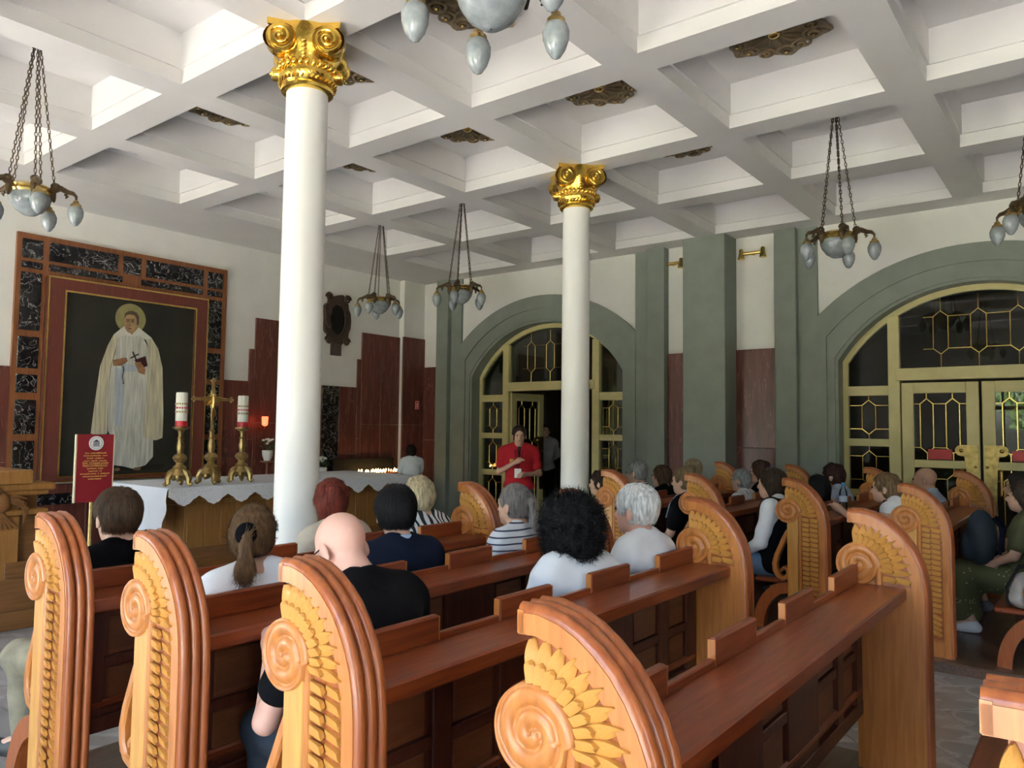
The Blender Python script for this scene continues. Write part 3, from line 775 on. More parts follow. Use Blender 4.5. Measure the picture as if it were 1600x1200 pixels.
#@@NEXT
# ------------------------------------------------------------------ altar wall furnishings
def build_painting():
    yb = YW-.055
    S = thing('altarpiece_surround', 'wooden surround inset with black marble tiles around the tall saint painting', 'surround', (5.08, YW, 0))
    ox = -5.08
    def loc(m, name, mat, parent=S, smooth=False): 
        m.v = [(x+ox, y-YW, z) for x, y, z in m.v]; return m.obj(name, mat, parent, smooth)
    board = MB().box(3.63, 3.97, yb, YW, 1.0, 4.19).box(6.18, 6.53, yb, YW, 1.0, 4.19).box(3.97, 6.18, yb, YW, 3.66, 4.19)
    loc(board, 'backing_board', M_framewood)
    rows = ((4.115,3.87),(3.83,3.745),(3.69,2.955),(2.875,2.475),(2.395,2.165),(2.075,1.645),(1.56,1.12))
    for x0, x1 in ((3.685,3.925),(6.205,6.45)):
        for z1, z0 in rows: loc(MB().bbox(x0, x1, yb-.012, yb+.01, z0, z1, .004), 'marble_tile', M_blackmarble)
    for x0, x1, z0, z1 in ((4.0,4.87,3.875,4.12),(4.0,4.935,3.745,3.83),(4.94,5.185,3.875,4.12),(5.26,6.135,3.875,4.12),(5.195,6.13,3.745,3.83)):
        loc(MB().bbox(x0, x1, yb-.012, yb+.01, z0, z1, .004), 'marble_tile', M_blackmarble)
    # framed painting
    P = thing('saint_painting', 'tall framed painting of a haloed saint in a white cape holding a cross', 'painting', (5.08, YW-.06, 1.03))
    def put(m, name, mat): m.v = [(x-5.08, y-(YW-.06), z-1.03) for x, y, z in m.v]; return m.obj(name, mat, P)
    yf = YW-.06
    fr = [(3.98,1.03),(6.19,1.03),(6.19,3.68),(3.98,3.68)]; fi = [(4.20,1.10),(5.99,1.10),(5.99,3.50),(4.20,3.50)]
    put(MB().band(fr, fi, yf-.07, yf, 'y', True), 'frame', M_frame_red)
    g = lambda q, d: [(q[0][0]+d,q[0][1]+d),(q[1][0]-d,q[1][1]+d),(q[2][0]-d,q[2][1]-d),(q[3][0]+d,q[3][1]-d)]
    put(MB().band(fr, g(fr,.02), yf-.078, yf-.06, 'y', True), 'gilt_edge', M_brass)
    put(MB().band(g(fi,-.018), g(fi,.004), yf-.078, yf-.06, 'y', True), 'gilt_edge', M_brass)
    put(MB().box(4.19, 6.0, yf-.03, yf, 1.09, 3.51), 'canvas', plain('painted_ground', (.022,.020,.014), .55, var=.3, scale=2))
    def flat(pts, name, c, lay, var=.15, sc=9, st=(1,1,1)):
        y = yf-.03-.0012*lay
        put(MB().prism(pts, y-.001, y+.0011, 'y'), name, plain('paint_'+name, c, .55, var=var, scale=sc, stretch=st))
    ell = lambda cx, cz, rx, rz, n=28: [(cx+rx*math.cos(2*PI*i/n), cz+rz*math.sin(2*PI*i/n)) for i in range(n)]
    st = (6,1,.5)
    flat([(4.86,1.16),(5.56,1.14),(5.62,1.22),(4.9,1.24)], 'painted_shadow', (.008,.007,.006), 1)
    flat(ell(5.055,3.25,.21,.21), 'painted_halo', (.30,.27,.11), 1)
    flat([(4.97,3.035),(4.893,2.932),(4.866,2.764),(4.813,2.549),(4.797,2.059),(4.808,1.689),(4.904,1.55),(4.906,1.224),(5.033,1.205),(5.174,1.165),(5.34,1.211),(5.445,1.329),(5.435,1.595),(5.40,1.62),(5.42,2.077),(5.40,2.465),(5.30,2.898),(5.193,3.07),(5.076,3.022)], 'painted_robe', (.56,.55,.49), 2, .28, 5, st)
    flat([(4.979,3.095),(4.833,3.008),(4.76,2.849),(4.672,2.562),(4.625,2.1),(4.589,1.654),(4.70,1.62),(4.798,1.654),(4.793,2.059),(4.806,2.549),(4.884,2.884),(4.946,3.044)], 'painted_cape', (.56,.51,.36), 3, .3, 5, st)
    flat([(5.168,3.116),(5.354,3.014),(5.459,2.865),(5.532,2.6),(5.571,1.938),(5.571,1.595),(5.48,1.56),(5.399,1.571),(5.288,1.607),(5.318,2.077),(5.336,2.537),(5.309,2.9),(5.241,3.075)], 'painted_cape', (.56,.51,.36), 3, .3, 5, st)
    flat([(4.886,2.554),(4.99,2.538),(4.992,1.748),(4.895,1.764)], 'painted_sash', (.42,.47,.53), 4, .15, 5, st)
    flat([(4.953,2.611),(5.272,2.618),(5.276,2.521),(4.968,2.508)], 'painted_sash', (.42,.47,.53), 4)
    flat([(4.884,1.764),(4.988,1.748),(4.992,1.537),(4.916,1.545)], 'painted_fringe', (.50,.50,.46), 5, .4, 30, (8,1,.3))
    flat([(4.99,3.16),(4.833,3.008),(4.893,2.951),(4.971,3.011),(5.065,3.0),(5.17,3.03),(5.282,2.97),(5.354,3.014),(5.167,3.14),(5.075,3.03)], 'painted_collar', (.62,.60,.52), 5)
    flat(ell(5.06,3.20,.098,.155), 'painted_face', (.42,.26,.13), 6, .25, 14)
    flat([(4.962,3.24),(4.971,3.315),(5.02,3.352),(5.07,3.362),(5.13,3.345),(5.168,3.29),(5.165,3.19),(5.14,3.16),(5.13,3.26),(5.10,3.30),(5.042,3.31),(4.99,3.29)], 'painted_hair', (.10,.07,.04), 7)
    for x in (5.015, 5.08): flat(ell(x,3.212,.018,.007,12), 'painted_eyes', (.03,.018,.01), 8)
    for x in (5.015, 5.08): flat([(x-.025,3.228),(x+.025,3.232),(x+.025,3.242),(x-.025,3.238)], 'painted_brows', (.05,.03,.015), 8)
    flat([(5.045,3.20),(5.055,3.145),(5.03,3.14),(5.035,3.16)], 'painted_nose', (.27,.15,.07), 8)
    flat(ell(5.045,3.11,.03,.008,12), 'painted_mouth', (.22,.07,.05), 8)
    flat([(4.836,2.656),(4.949,2.691),(5.007,2.701),(5.034,2.655),(4.953,2.588),(4.839,2.579)], 'painted_hand', (.36,.18,.08), 6, .25, 14)
    flat([(5.125,2.679),(5.279,2.747),(5.314,2.609),(5.214,2.561)], 'painted_book', (.07,.012,.015), 6)
    flat([(5.127,2.643),(5.21,2.661),(5.286,2.558),(5.277,2.48),(5.192,2.504)], 'painted_hand', (.36,.18,.08), 7)
    flat([(5.07,2.69),(5.185,2.76),(5.178,2.776),(5.063,2.706)], 'painted_cross', (.02,.015,.012), 8)
    flat([(5.088,2.79),(5.14,2.68),(5.158,2.69),(5.106,2.797)], 'painted_cross', (.02,.015,.012), 8)
    for i in range(9): flat(ell(4.978+.008*math.sin(i),2.57-.028*i,.011,.011,8), 'painted_beads', (.02,.015,.012), 7)
    for a, b in ((4.915,4.99),(5.17,5.28)): flat(ell((a+b)/2,1.165,(b-a)/2,.022,14), 'painted_foot', (.25,.13,.06), 3)
build_painting()

def build_wall_pieces():
    # carved emblem
    E = thing('carved_emblem', 'dark carved wooden cartouche with scrolled edges on the white altar wall', 'carving', (8.70, YW, 3.68))
    n = 40; o_ = []; i_ = []
    for k in range(n):
        a = 2*PI*k/n; r = 1+.07*math.cos(4*a+.3)+.05*math.cos(9*a); ca_, sa_ = math.cos(a), math.sin(a); o_.append((.265*r*math.copysign(abs(ca_)**.6,ca_), .41*r*math.copysign(abs(sa_)**.6,sa_))); i_.append((.17*math.cos(a), .27*math.sin(a)))
    MB().band(o_, i_, -.075, 0, 'y', True).obj('scroll_border', plain('carved_dark_wood', (.045,.024,.014), .4), E)
    MB().prism([(x*1.02, z*1.02) for x, z in i_], -.04, -.005, 'y').obj('shield', M_black, E)
    for sx in (-1, 1):
        for z, r in ((.38,.075),(-.38,.075),(.12,.05),(-.12,.05)):
            pts = [(sx*(.20)+r*(1-t/22)*math.cos(t*.6)*sx, -.075, z+r*(1-t/22)*math.sin(t*.6)) for t in range(18)]; MB().tube(pts, .022, 6).obj('edge_scroll', plain('carved_dark_wood', (.045,.024,.014), .4), E, True)
    for k in range(6): MB().bbox(-.105+.036*k, -.077+.036*k, -.06, 0, -.64, -.38, .006).obj('flute', plain('carved_dark_wood', (.045,.024,.014), .4), E)
    # fire equipment sign
    S = thing('fire_sign', 'small red fire equipment sign on the marble pier', 'sign', (10.62, YW-.157, 2.22))
    MB().bbox(-.055, .055, -.004, .003, -.085, .085, .002).obj('plate', plain('sign_red', (.60,.03,.03), .4), S)
    MB().band([(-.045,-.075),(.045,-.075),(.045,.075),(-.045,.075)], [(-.038,-.068),(.038,-.068),(.038,.068),(-.038,.068)], -.006, -.003, 'y', True).obj('border', M_plaster, S)
    MB().prism([(-.012,-.05),(.012,-.05),(.012,.03),(.004,.05),(-.012,.03)], -.006, -.003, 'y').obj('symbol', M_plaster, S)
    # brass double spotlights
    for y, lab in ((5.24,'brass double wall lamp on the white panel between pier and open doorway'),(3.97,'brass double wall lamp on the white panel between pier and closed doorway')):
        L = thing('wall_lamp', lab, 'wall lamp', (XW, y, 4.37), 0, 'brass double wall lamps')
        MB().tube([(-.06,-.17,0),(-.06,.17,0)], .026, 10).tube([(0,0,0),(-.06,0,0)], .03, 10).obj('bar', M_brass, L, True)
        for s in (-1, 1): MB().lathe([(.02,.07),(.03,.06),(.034,0),(.04,-.03),(.052,-.07),(.05,-.085),(.03,-.08)], 14, (-.075,s*.16,0)).obj('spot_head', M_brass, L, True)
    # votive candle rack
    R = thing('votive_rack', 'black iron votive candle stand against the red marble wall', 'candle stand', (9.30, 10.30, 0))
    MB().bbox(-.72,.70,-.30,.28,.90,.94,.006).obj('tray', M_black, R)
    MB().bbox(-.72,.70,.27,.30,.94,1.22,.004).obj('back_plate', M_black, R)
    for s in (-.68,.66):
        for y in (-.27,.25): MB().box(s-.02,s+.02,y-.02,y+.02,0,.9).obj('leg', M_black, R)
    cm = MB().lathe([(.018,0),(.02,.045),(.0165,.045),(.0165,.02)], 10).mesh('cup', plain('votive_glass', (.35,.10,.04), .2))
    fm = MB().lathe([(.001,.045),(.007,.055),(.008,.066),(.004,.082),(.001,.092)], 8).mesh('flame', plain('flame', (1,.6,.2), .5, emis=((1,.62,.22), 14)))
    r2 = random.Random(3); k = 0
    for i in range(15):
        for j in range(4):
            if r2.random() < .42: continue
            x = -.30+.066*i+r2.uniform(-.01,.01); y = -.22+.13*j
            c = thing('votive_candle', 'small lit votive candle on the black candle stand', 'candle', (9.30+x, 10.30+y, .94), 0, 'lit votive candles on the stand')
            link('cup', cm, c); link('flame', fm, c)
    # flowers by the wall
    def flowers(x, z, lab, nb):
        F = thing('flower_pot', lab, 'flowers', (x, 10.35, 0))
        m = MB().lathe([(.13,0),(.13,.02),(.025,.04),(.02,z-.32),(.11,z-.30),(.11,z-.28)], 14).obj('stand', M_framewood, F, True)
        MB().lathe([(.05,z-.28),(.08,z-.2),(.085,z-.12),(.075,z-.12)], 14).obj('pot', M_column, F, True)
        m = MB(); r3 = random.Random(int(x*100))
        for k in range(60):
            a = r3.uniform(0,2*PI); q = r3.uniform(.02,.13); b = Vector((q*math.cos(a), q*math.sin(a), z-.12+r3.uniform(0,.14)))
            t = Vector((math.cos(a),math.sin(a),.6))*.06; sd = Vector((-math.sin(a),math.cos(a),0))*.02
            m.add([b-sd*.3, b+t*.5+sd, b+t, b+t*.5-sd], [(0,1,2,3)])
        m.obj('leaves', plain('leaf_green', (.05,.14,.04), .5), F)
        bm_ = MB().sphere((0,0,0), (.026,.026,.018), 8, 6).mesh('blossom', plain('blossom_white', (.8,.8,.72), .6))
        for k in range(nb): a = r3.uniform(0,2*PI); q = r3.uniform(0,.12); link('blossom', bm_, F, (q*math.cos(a), q*math.sin(a), z+r3.uniform(-.02,.06)))
    flowers(7.10, 1.52, 'white flowers in a pot on a stand beside the first candlestick wall', 9)
    flowers(8.16, 1.22, 'low white flowers on a stand before the black marble panel', 12)
    V = thing('sanctuary_lamp', 'red glass sanctuary lamp on a wall bracket', 'lamp', (7.16, YW-.03, 1.86))
    MB().tube([(0,0,-.12),(0,-.18,-.12),(0,-.2,-.08)], .012, 6).obj('bracket', M_brass, V, True)
    MB().lathe([(.02,-.08),(.045,-.06),(.05,.06),(.045,.07)], 14, (0,-.2,0)).obj('glass', plain('lamp_red_glass', (.6,.02,.02), .15, emis=((1,.08,.03), 2.5)), V, True)
build_wall_pieces()

# ------------------------------------------------------------------ altar with cloth, candlesticks, crucifix
def build_altar():
    A = thing('altar_table', 'carved oak altar table standing before the saint painting', 'altar', (6.2, 8.85, 0))
    ax, ay = 6.2, 8.85
    def loc(m, name, mat, parent=None, smooth=False): m.v = [(x-ax, y-ay, z) for x, y, z in m.v]; return m.obj(name, mat, parent or A, smooth)
    loc(MB().bbox(4.40, 8.02, 8.20, 9.56, .985, 1.074, .01), 'table_top', M_altaroak)
    loc(MB().bbox(4.55, 7.87, 8.31, 9.47, .90, .99, .012).bbox(4.62, 7.80, 8.36, 9.42, .85, .905, .01), 'cornice', M_altaroak)
    body = loc(MB().box(4.74, 7.68, 8.46, 9.34, .10, .86), 'body', M_altaroak)
    n = 14
    for i in range(n): 
        a, b = 4.74+2.94*i/n, 4.74+2.94*(i+1)/n
        loc(MB().bbox(a+.003, b-.003, 8.44, 8.465, .30, .85, .004), 'plank', M_altaroak, body)
    for i in range(4): 
        a, b = 8.46+.88*i/4, 8.46+.88*(i+1)/4
        loc(MB().bbox(4.72, 4.745, a+.003, b-.003, .30, .85, .004), 'plank', M_altaroak, body)
    prof = [(8.45,.42)]+[(8.45-.42*(1-math.cos(t)), .42-.34*math.sin(t)) for t in [PI/2*i/8 for i in range(1,9)]]+[(8.03,0),(9.7,0),(9.7,.1),(8.6,.42)]
    loc(MB().prism(prof, 4.50, 7.92, 'x'), 'flared_base', M_oak_panel)
    C = thing('altar_cloth', 'white lace-edged cloth draped over the oak altar table', 'cloth', (6.2, 8.85, 1.074))
    def lc(m, name, mat): m.v = [(x-ax, y-ay, z-1.074) for x, y, z in m.v]; return m.obj(name, mat, C)
    x0, x1, y0, y1 = 4.34, 8.08, 8.13, 9.62; zt = 1.082
    lc(MB().box(x0, x1, y0, y1, zt-.006, zt), 'top_cloth', M_cloth)
    N = 220; L = x1-x0
    top = [(x0+L*i/N, zt) for i in range(N+1)]
    def sc(t, pitch, base, amp):
        u = .5-.5*math.cos(2*PI*t/pitch); return base+amp*u**.85+.010*abs(math.sin(PI*t/pitch*5))
    bot = [(x0+L*i/N, zt-sc(L*i/N,.36,.095,.10)) for i in range(N+1)]
    lc(MB().band(top, bot, y0-.004, y0+.002, 'y'), 'lace_border', M_lace)
    D = y1-y0; N = 90
    # side drape hangs in soft folds
    m = MB(); rows = 10
    for j in range(rows+1):
        for i in range(N+1):
            t = i/N; y = y0+D*t; dep = .46+.035*abs(math.sin(PI*t*D/.36))**.6; q = j/rows
            m.v.append((x0-.006-.05*q*(.5+.5*math.sin(t*15))-.03*q, y+(.03*math.sin(q*9) if i == 0 else 0), zt-dep*q))
    for j in range(rows):
        for i in range(N): a = j*(N+1)+i; m.f.append((a, a+1, a+N+2, a+N+1))
    for v in m.v: pass
    lc(m, 'side_drape', M_cloth)
    bot = [(y0+D*i/40, zt-.12) for i in range(41)]; 
    lc(MB().band([(y,zt) for y,_ in bot], bot, x1-.002, x1+.004, 'x'), 'lace_border', M_lace)
    prof = [(.09,.12),(.07,.15),(.052,.19),(.058,.21),(.035,.235),(.03,.26),(.05,.285),(.062,.315),(.05,.345),(.026,.365),(.03,.40),(.034,.45),(.024,.52),(.03,.54),(.02,.555),(.022,.60),(.035,.625),(.085,.655),(.088,.67),(.03,.672)]
    prof = [(r*1.3 if z < .62 else r*1.05, z) for r, z in prof]
    def stick(x, y, lab):
        S = thing('candlestick', lab, 'candlestick', (x, y, 1.090), .4, 'gilded altar candlesticks')
        MB().lathe(prof, 18).obj('stem', M_oldbrass, S, True); feet(S); return S
    def feet(S):
        for k in range(3):
            a = 2*PI*k/3+PI/6; ca, sa = math.cos(a), math.sin(a); P = lambda r, z: (r*ca, r*sa, z)
            MB().tube([P(.05,.17),P(.10,.14),P(.13,.08),P(.125,.03),P(.15,.012),P(.165,.03)], [.036,.042,.038,.03,.022,.018], 8).sphere(P(.16,.022), .022, 8, 6).obj('scroll_foot', M_oldbrass, S, True)
            b = a+PI/3; MB().sphere((.075*math.cos(b),.075*math.sin(b),.10), (.035,.035,.05), 10, 8).obj('acanthus', M_oldbrass, S, True)
    def candle(x, y, lab):
        K = thing('altar_candle', lab, 'candle', (x, y, 1.762), 0, 'altar candles')
        MB().lathe([(.062,0),(.064,.01),(.064,.38),(.058,.392),(.01,.388)], 24).obj('wax', M_candle, K, True)
        MB().lathe([(.0648,.0),(.0648,.065)], 24, cap=False).obj('red_band', M_candle_red, K, True)
        for q in range(3):
            m = MB()
            for i in range(16): a = 2*PI*i/16; m.sphere((.065*math.cos(a),.065*math.sin(a),.17+.045*q), (.009,.009,.013), 6, 5)
            m.obj('bead_ring', M_candle_red if q == 1 else M_oldbrass, K, True)
        MB().tube([(0,0,.385),(0,.004,.405)], .003, 5).obj('wick', M_black, K)
    for x, y, w in ((4.58,8.36,'left of the altar crucifix as the altar is faced'),(5.46,8.50,'right of the altar crucifix as the altar is faced')):
        stick(x, y, 'ornate brass candlestick '+w); candle(x, y, 'thick white candle with red band '+w)
    X = thing('altar_crucifix', 'tall brass crucifix with rays standing between two altar candlesticks', 'crucifix', (5.0, 8.42, 1.090), -.2)
    MB().lathe([(r, z) for r, z in prof[:-3]]+[(.02,.64),(.016,.66)], 18).obj('stem', M_oldbrass, X, True); feet(X)
    c = MB().bbox(-.018,.018,-.009,.009,.62,1.22,.004).bbox(-.215,.215,-.009,.009,.985,1.02,.004)
    for p in ((-.22,1.0),(.22,1.0),(0,1.225)):
        for q in ((-.02,0),(.02,0),(0,.022),(0,-.022)): c.sphere((p[0]+q[0],0,p[1]+q[1]), (.016,.01,.016), 8, 6)
    cr = c.obj('cross', M_oldbrass, X, True)
    m = MB()
    for k in range(24):
        a = 2*PI*k/24; r = .11 if k % 2 else .085; m.tube([(.02*math.cos(a),.004,1.0+.02*math.sin(a)),(r*math.cos(a),.004,1.0+r*math.sin(a))], [.007,.002], 5)
    m.obj('rays', M_brass, cr, True)
    m = MB().sphere((0,-.02,1.055),(.017,.017,.022),8,6).tube([(0,-.016,1.035),(.003,-.018,.97),(-.004,-.018,.90)], [.016,.024,.018], 8)
    for s in (-1,1): m.tube([(0,-.016,1.03),(s*.07,-.014,1.02),(s*.15,-.012,1.01)], [.012,.008,.006], 6); m.tube([(s*.008,-.018,.90),(s*.012,-.026,.82),(0,-.016,.72)], [.013,.011,.007], 6)
    m.obj('figure', M_brass, cr, True)
    # oak ambo with carved bird
    B = thing('oak_ambo', 'oak reading stand with carved bird and stepped mouldings beside the altar', 'lectern', (2.1, 7.6, 0))
    def lb(m, name, mat, sm=False): m.v = [(x-2.1, y-7.6, z) for x, y, z in m.v]; return m.obj(name, mat, B, sm)
    lb(MB().bbox(1.45,2.66,7.50,8.15,.12,1.16,.006), 'body', M_altaroak)
    lb(MB().bbox(2.64,2.83,7.58,8.1,.12,1.16,.006), 'side_pilaster', M_oak_panel)
    lb(MB().bbox(1.40,2.74,7.44,8.2,1.25,1.37,.01), 'top_board', M_altaroak)
    lb(MB().bbox(1.38,2.93,7.45,8.2,1.19,1.255,.012).bbox(1.42,2.88,7.47,8.18,1.15,1.195,.01).bbox(1.42,2.88,7.46,8.18,.98,1.03,.01), 'cornice', M_altaroak)
    lb(MB().bbox(1.40,2.86,7.46,8.2,0,.16,.008), 'plinth', M_oak_panel)
    lb(MB().bbox(2.48,2.84,7.47,7.6,.16,.44,.006).bbox(2.56,2.83,7.48,7.6,.44,.58,.006), 'stepped_block', M_oak_panel)
    for i in range(5): lb(MB().bbox(1.47+.24*i,1.70+.24*i,7.485,7.505,.17,.97,.004), 'plank', M_altaroak)
    m = MB().sphere((2.50,7.44,1.10),(.07,.05,.09),14,10).sphere((2.46,7.43,1.20),(.04,.04,.04),10,8).tube([(2.44,7.42,1.20),(2.40,7.42,1.19)],[.014,.004],6)
    bd = lb(m, 'carved_bird', M_oak_panel, True)
    for k in range(6): lb(MB().tube([(2.53,7.45,1.12),(2.60+.02*k,7.44,1.15-.022*k),(2.70-.005*k,7.45,1.12-.045*k)], [.014,.02,.008], 6), 'wing_feather', M_oak_panel, True)
    for k in range(4): lb(MB().tube([(2.50,7.45,1.02),(2.50+.02*k,7.44,.94),(2.50+.045*k,7.45,.87)], [.016,.02,.01], 6), 'tail_feather', M_oak_panel, True)
    # red notice board with gold lettering
    N_ = thing('notice_board', 'red notice board with gold lettering and white round emblem', 'notice board', (3.05, 7.0, 0), .0)
    MB().bbox(-.15,.16,-.008,.012,1.10,1.69,.003).obj('panel', plain('notice_dark_red', (.27,.012,.020), .4, var=.1), N_)
    MB().bbox(-.162,-.149,-.010,.014,1.10,1.69,.002).bbox(.158,.166,-.010,.014,1.10,1.69,.002).obj('gilt_edge', plain('pale_gold_edge', (.75,.65,.42), .4), N_)
    MB().tube([(0,.02,0),(0,.02,1.2)], .018, 8).lathe([(.16,0),(.16,.02),(.03,.04)], 20).obj('stand', M_oldbrass, N_, True)
    disc = [(.008+.062*math.cos(2*PI*i/32), 1.613+.062*math.sin(2*PI*i/32)) for i in range(32)]
    em = MB().prism(disc, -.011, -.008, 'y').obj('emblem', M_column, N_)
    inkm = plain('emblem_ink', (.05,.05,.08), .6)
    MB().band([((x-.008)*.80+.008,(z-1.613)*.8+1.613) for x,z in disc], [((x-.008)*.77+.008,(z-1.613)*.77+1.613) for x,z in disc], -.0125, -.0108, 'y', True).obj('emblem_ring', inkm, em)
    m = MB()
    for k in range(6): m.box(-.016+.009*k, -.011+.009*k, -.0125, -.0108, 1.592, 1.622)
    m.box(-.020,.036,-.0125,-.0108,1.585,1.590).prism([(-.022,1.624),(.038,1.624),(.008,1.645)], -.0125, -.0108, 'y'); m.obj('emblem_temple', inkm, em)
    gold = plain('gold_lettering', (.72,.46,.10), .35)
    # only two lines can be made out in the photograph; the others stay illegible strokes of the same length
    rows_ = ((3,12),(13,4),(5,7),(4,5,6),'ŚW. STANISŁAWA','PAPCZYŃSKIEGO',(7,4),(7,2),(12,1,7),(18,),(10,))
    for k, tx in enumerate(rows_):
        z = 1.527-.0225*k
        if isinstance(tx, str): link('lettering', text_mesh(tx, .0265, gold), N_, (.008, -.0095, z), (PI/2,0,0)); continue
        cw = .0112; L = (sum(tx)+len(tx)-1)*cw; x = .008-L/2; m = MB(); r5 = random.Random(k)
        for n_ in tx:
            for q in range(n_):
                h_ = r5.uniform(.004,.0065); m.box(x+.0012, x+cw-.0022, -.0105, -.008, z-h_, z+h_*r5.uniform(.3,1)); x += cw
            x += cw
        o = m.obj('illegible_line', gold, N_); o['kind'] = 'stuff'
build_altar()

# ------------------------------------------------------------------ bottles, bag, garden outside
def bottle(x, y, z, lab, k=1.0, rot=None):
    B = thing('water_bottle', lab, 'bottle', (x, y, z))
    if rot: B.rotation_euler = rot
    MB().lathe([(.028*k,0),(.033*k,.01*k),(.033*k,.06*k),(.030*k,.07*k),(.033*k,.08*k),(.033*k,.14*k),(.028*k,.17*k),(.014*k,.20*k),(.013*k,.215*k)], 18).obj('body', glass('bottle_plastic', (.80,.88,.95), 1.45), B, True)
    MB().lathe([(.0335*k,.075*k),(.0335*k,.125*k)], 18, cap=False).obj('paper_band', plain('bottle_paper', (.55,.66,.80), .5), B, True)
    MB().lathe([(.0155*k,.212*k),(.016*k,.235*k),(.012*k,.238*k)], 14).obj('cap', plain('bottle_cap_blue', (.05,.30,.62), .4), B, True)
bottle(8.0, ROW2[2]-.12, PLAT+.932, 'clear water bottle with blue cap standing on a pew shelf', 1.15)
bottle(2.80, 2.16, PLAT+.76, 'tilted water bottle with blue cap beside the curly-haired person', 1.1, (.5,-.5,0))
def garden():
    struct('ground_garden', MB().box(-40,XW0-.35,-40,50,-.35,-.15), plain('lawn', (.12,.17,.05), .9, var=.3, scale=6), 'sunlit lawn outside the windows')
    tr = struct('ground_bounce', MB().box(-10.5,XW0-.35,-30,40,-.3,-.06), plain('bounce_ground_stone', (.62,.60,.56), .8, var=.08, scale=2), 'unseen pale stone ground added to bounce daylight through the windows')  # pale ground added out of view to bounce sunlight onto the ceiling
    leafm = plain('tree_leaves', (.10,.18,.05), .6, var=.5, scale=5); bark = plain('tree_bark', (.10,.07,.05), .9)
    r = random.Random(5)
    def crown(m, c, R, n):
        for k in range(n):
            d = Vector((r.gauss(0,1), r.gauss(0,1), r.gauss(0,.8))).normalized()*R*r.uniform(.55,1); b = Vector(c)+d
            u = Vector((r.gauss(0,1), r.gauss(0,1), r.gauss(0,1))).normalized()*.13; v = Vector((r.gauss(0,1), r.gauss(0,1), r.gauss(0,1))).cross(u).normalized()*.09
            m.add([b-u, b-v, b+u, b+v], [(0,1,2,3)])
    labs = ['young garden tree outside the window nearest the altar','leafy garden tree outside between the two windows','tall garden tree outside the second window','spreading garden tree beyond the lawn','slim garden tree at the end of the lawn']
    for k, (x, y, R, h) in enumerate(((-15,13,2.2,4.4),(-14,6.6,2.2,4.2),(-13.5,1.6,2.1,3.8),(-15,-4.0,2.4,4.6),(-16,19,2.3,4.4))):
        T_ = thing('garden_tree', labs[k], 'tree', (x,y,-.15), 0, 'garden trees outside the windows')
        MB().tube([(0,0,0),(.1,0,h*.5),(0,.1,h)], [.18,.13,.07], 8).obj('trunk', bark, T_, True)
        m = MB(); crown(m, (0,0,h), R, 1500); m.obj('foliage', leafm, T_)
    H = thing('garden_hedge', 'clipped green hedge across the lawn outside', 'hedge', (-11.5, 3, -.15))
    m = MB()
    for k in range(2500):
        b = Vector((r.uniform(-.5,.5), r.uniform(-9,9), r.uniform(0,1.1))); u = Vector((r.gauss(0,1), r.gauss(0,1), r.gauss(0,1))).normalized()*.1; v = Vector((r.gauss(0,1), r.gauss(0,1), r.gauss(0,1))).cross(u).normalized()*.07
        m.add([b-u, b-v, b+u, b+v], [(0,1,2,3)])
    m.obj('foliage', leafm, H); MB().box(-.3,.3,-8.9,8.9,0,.9).obj('branches', bark, H)
garden()
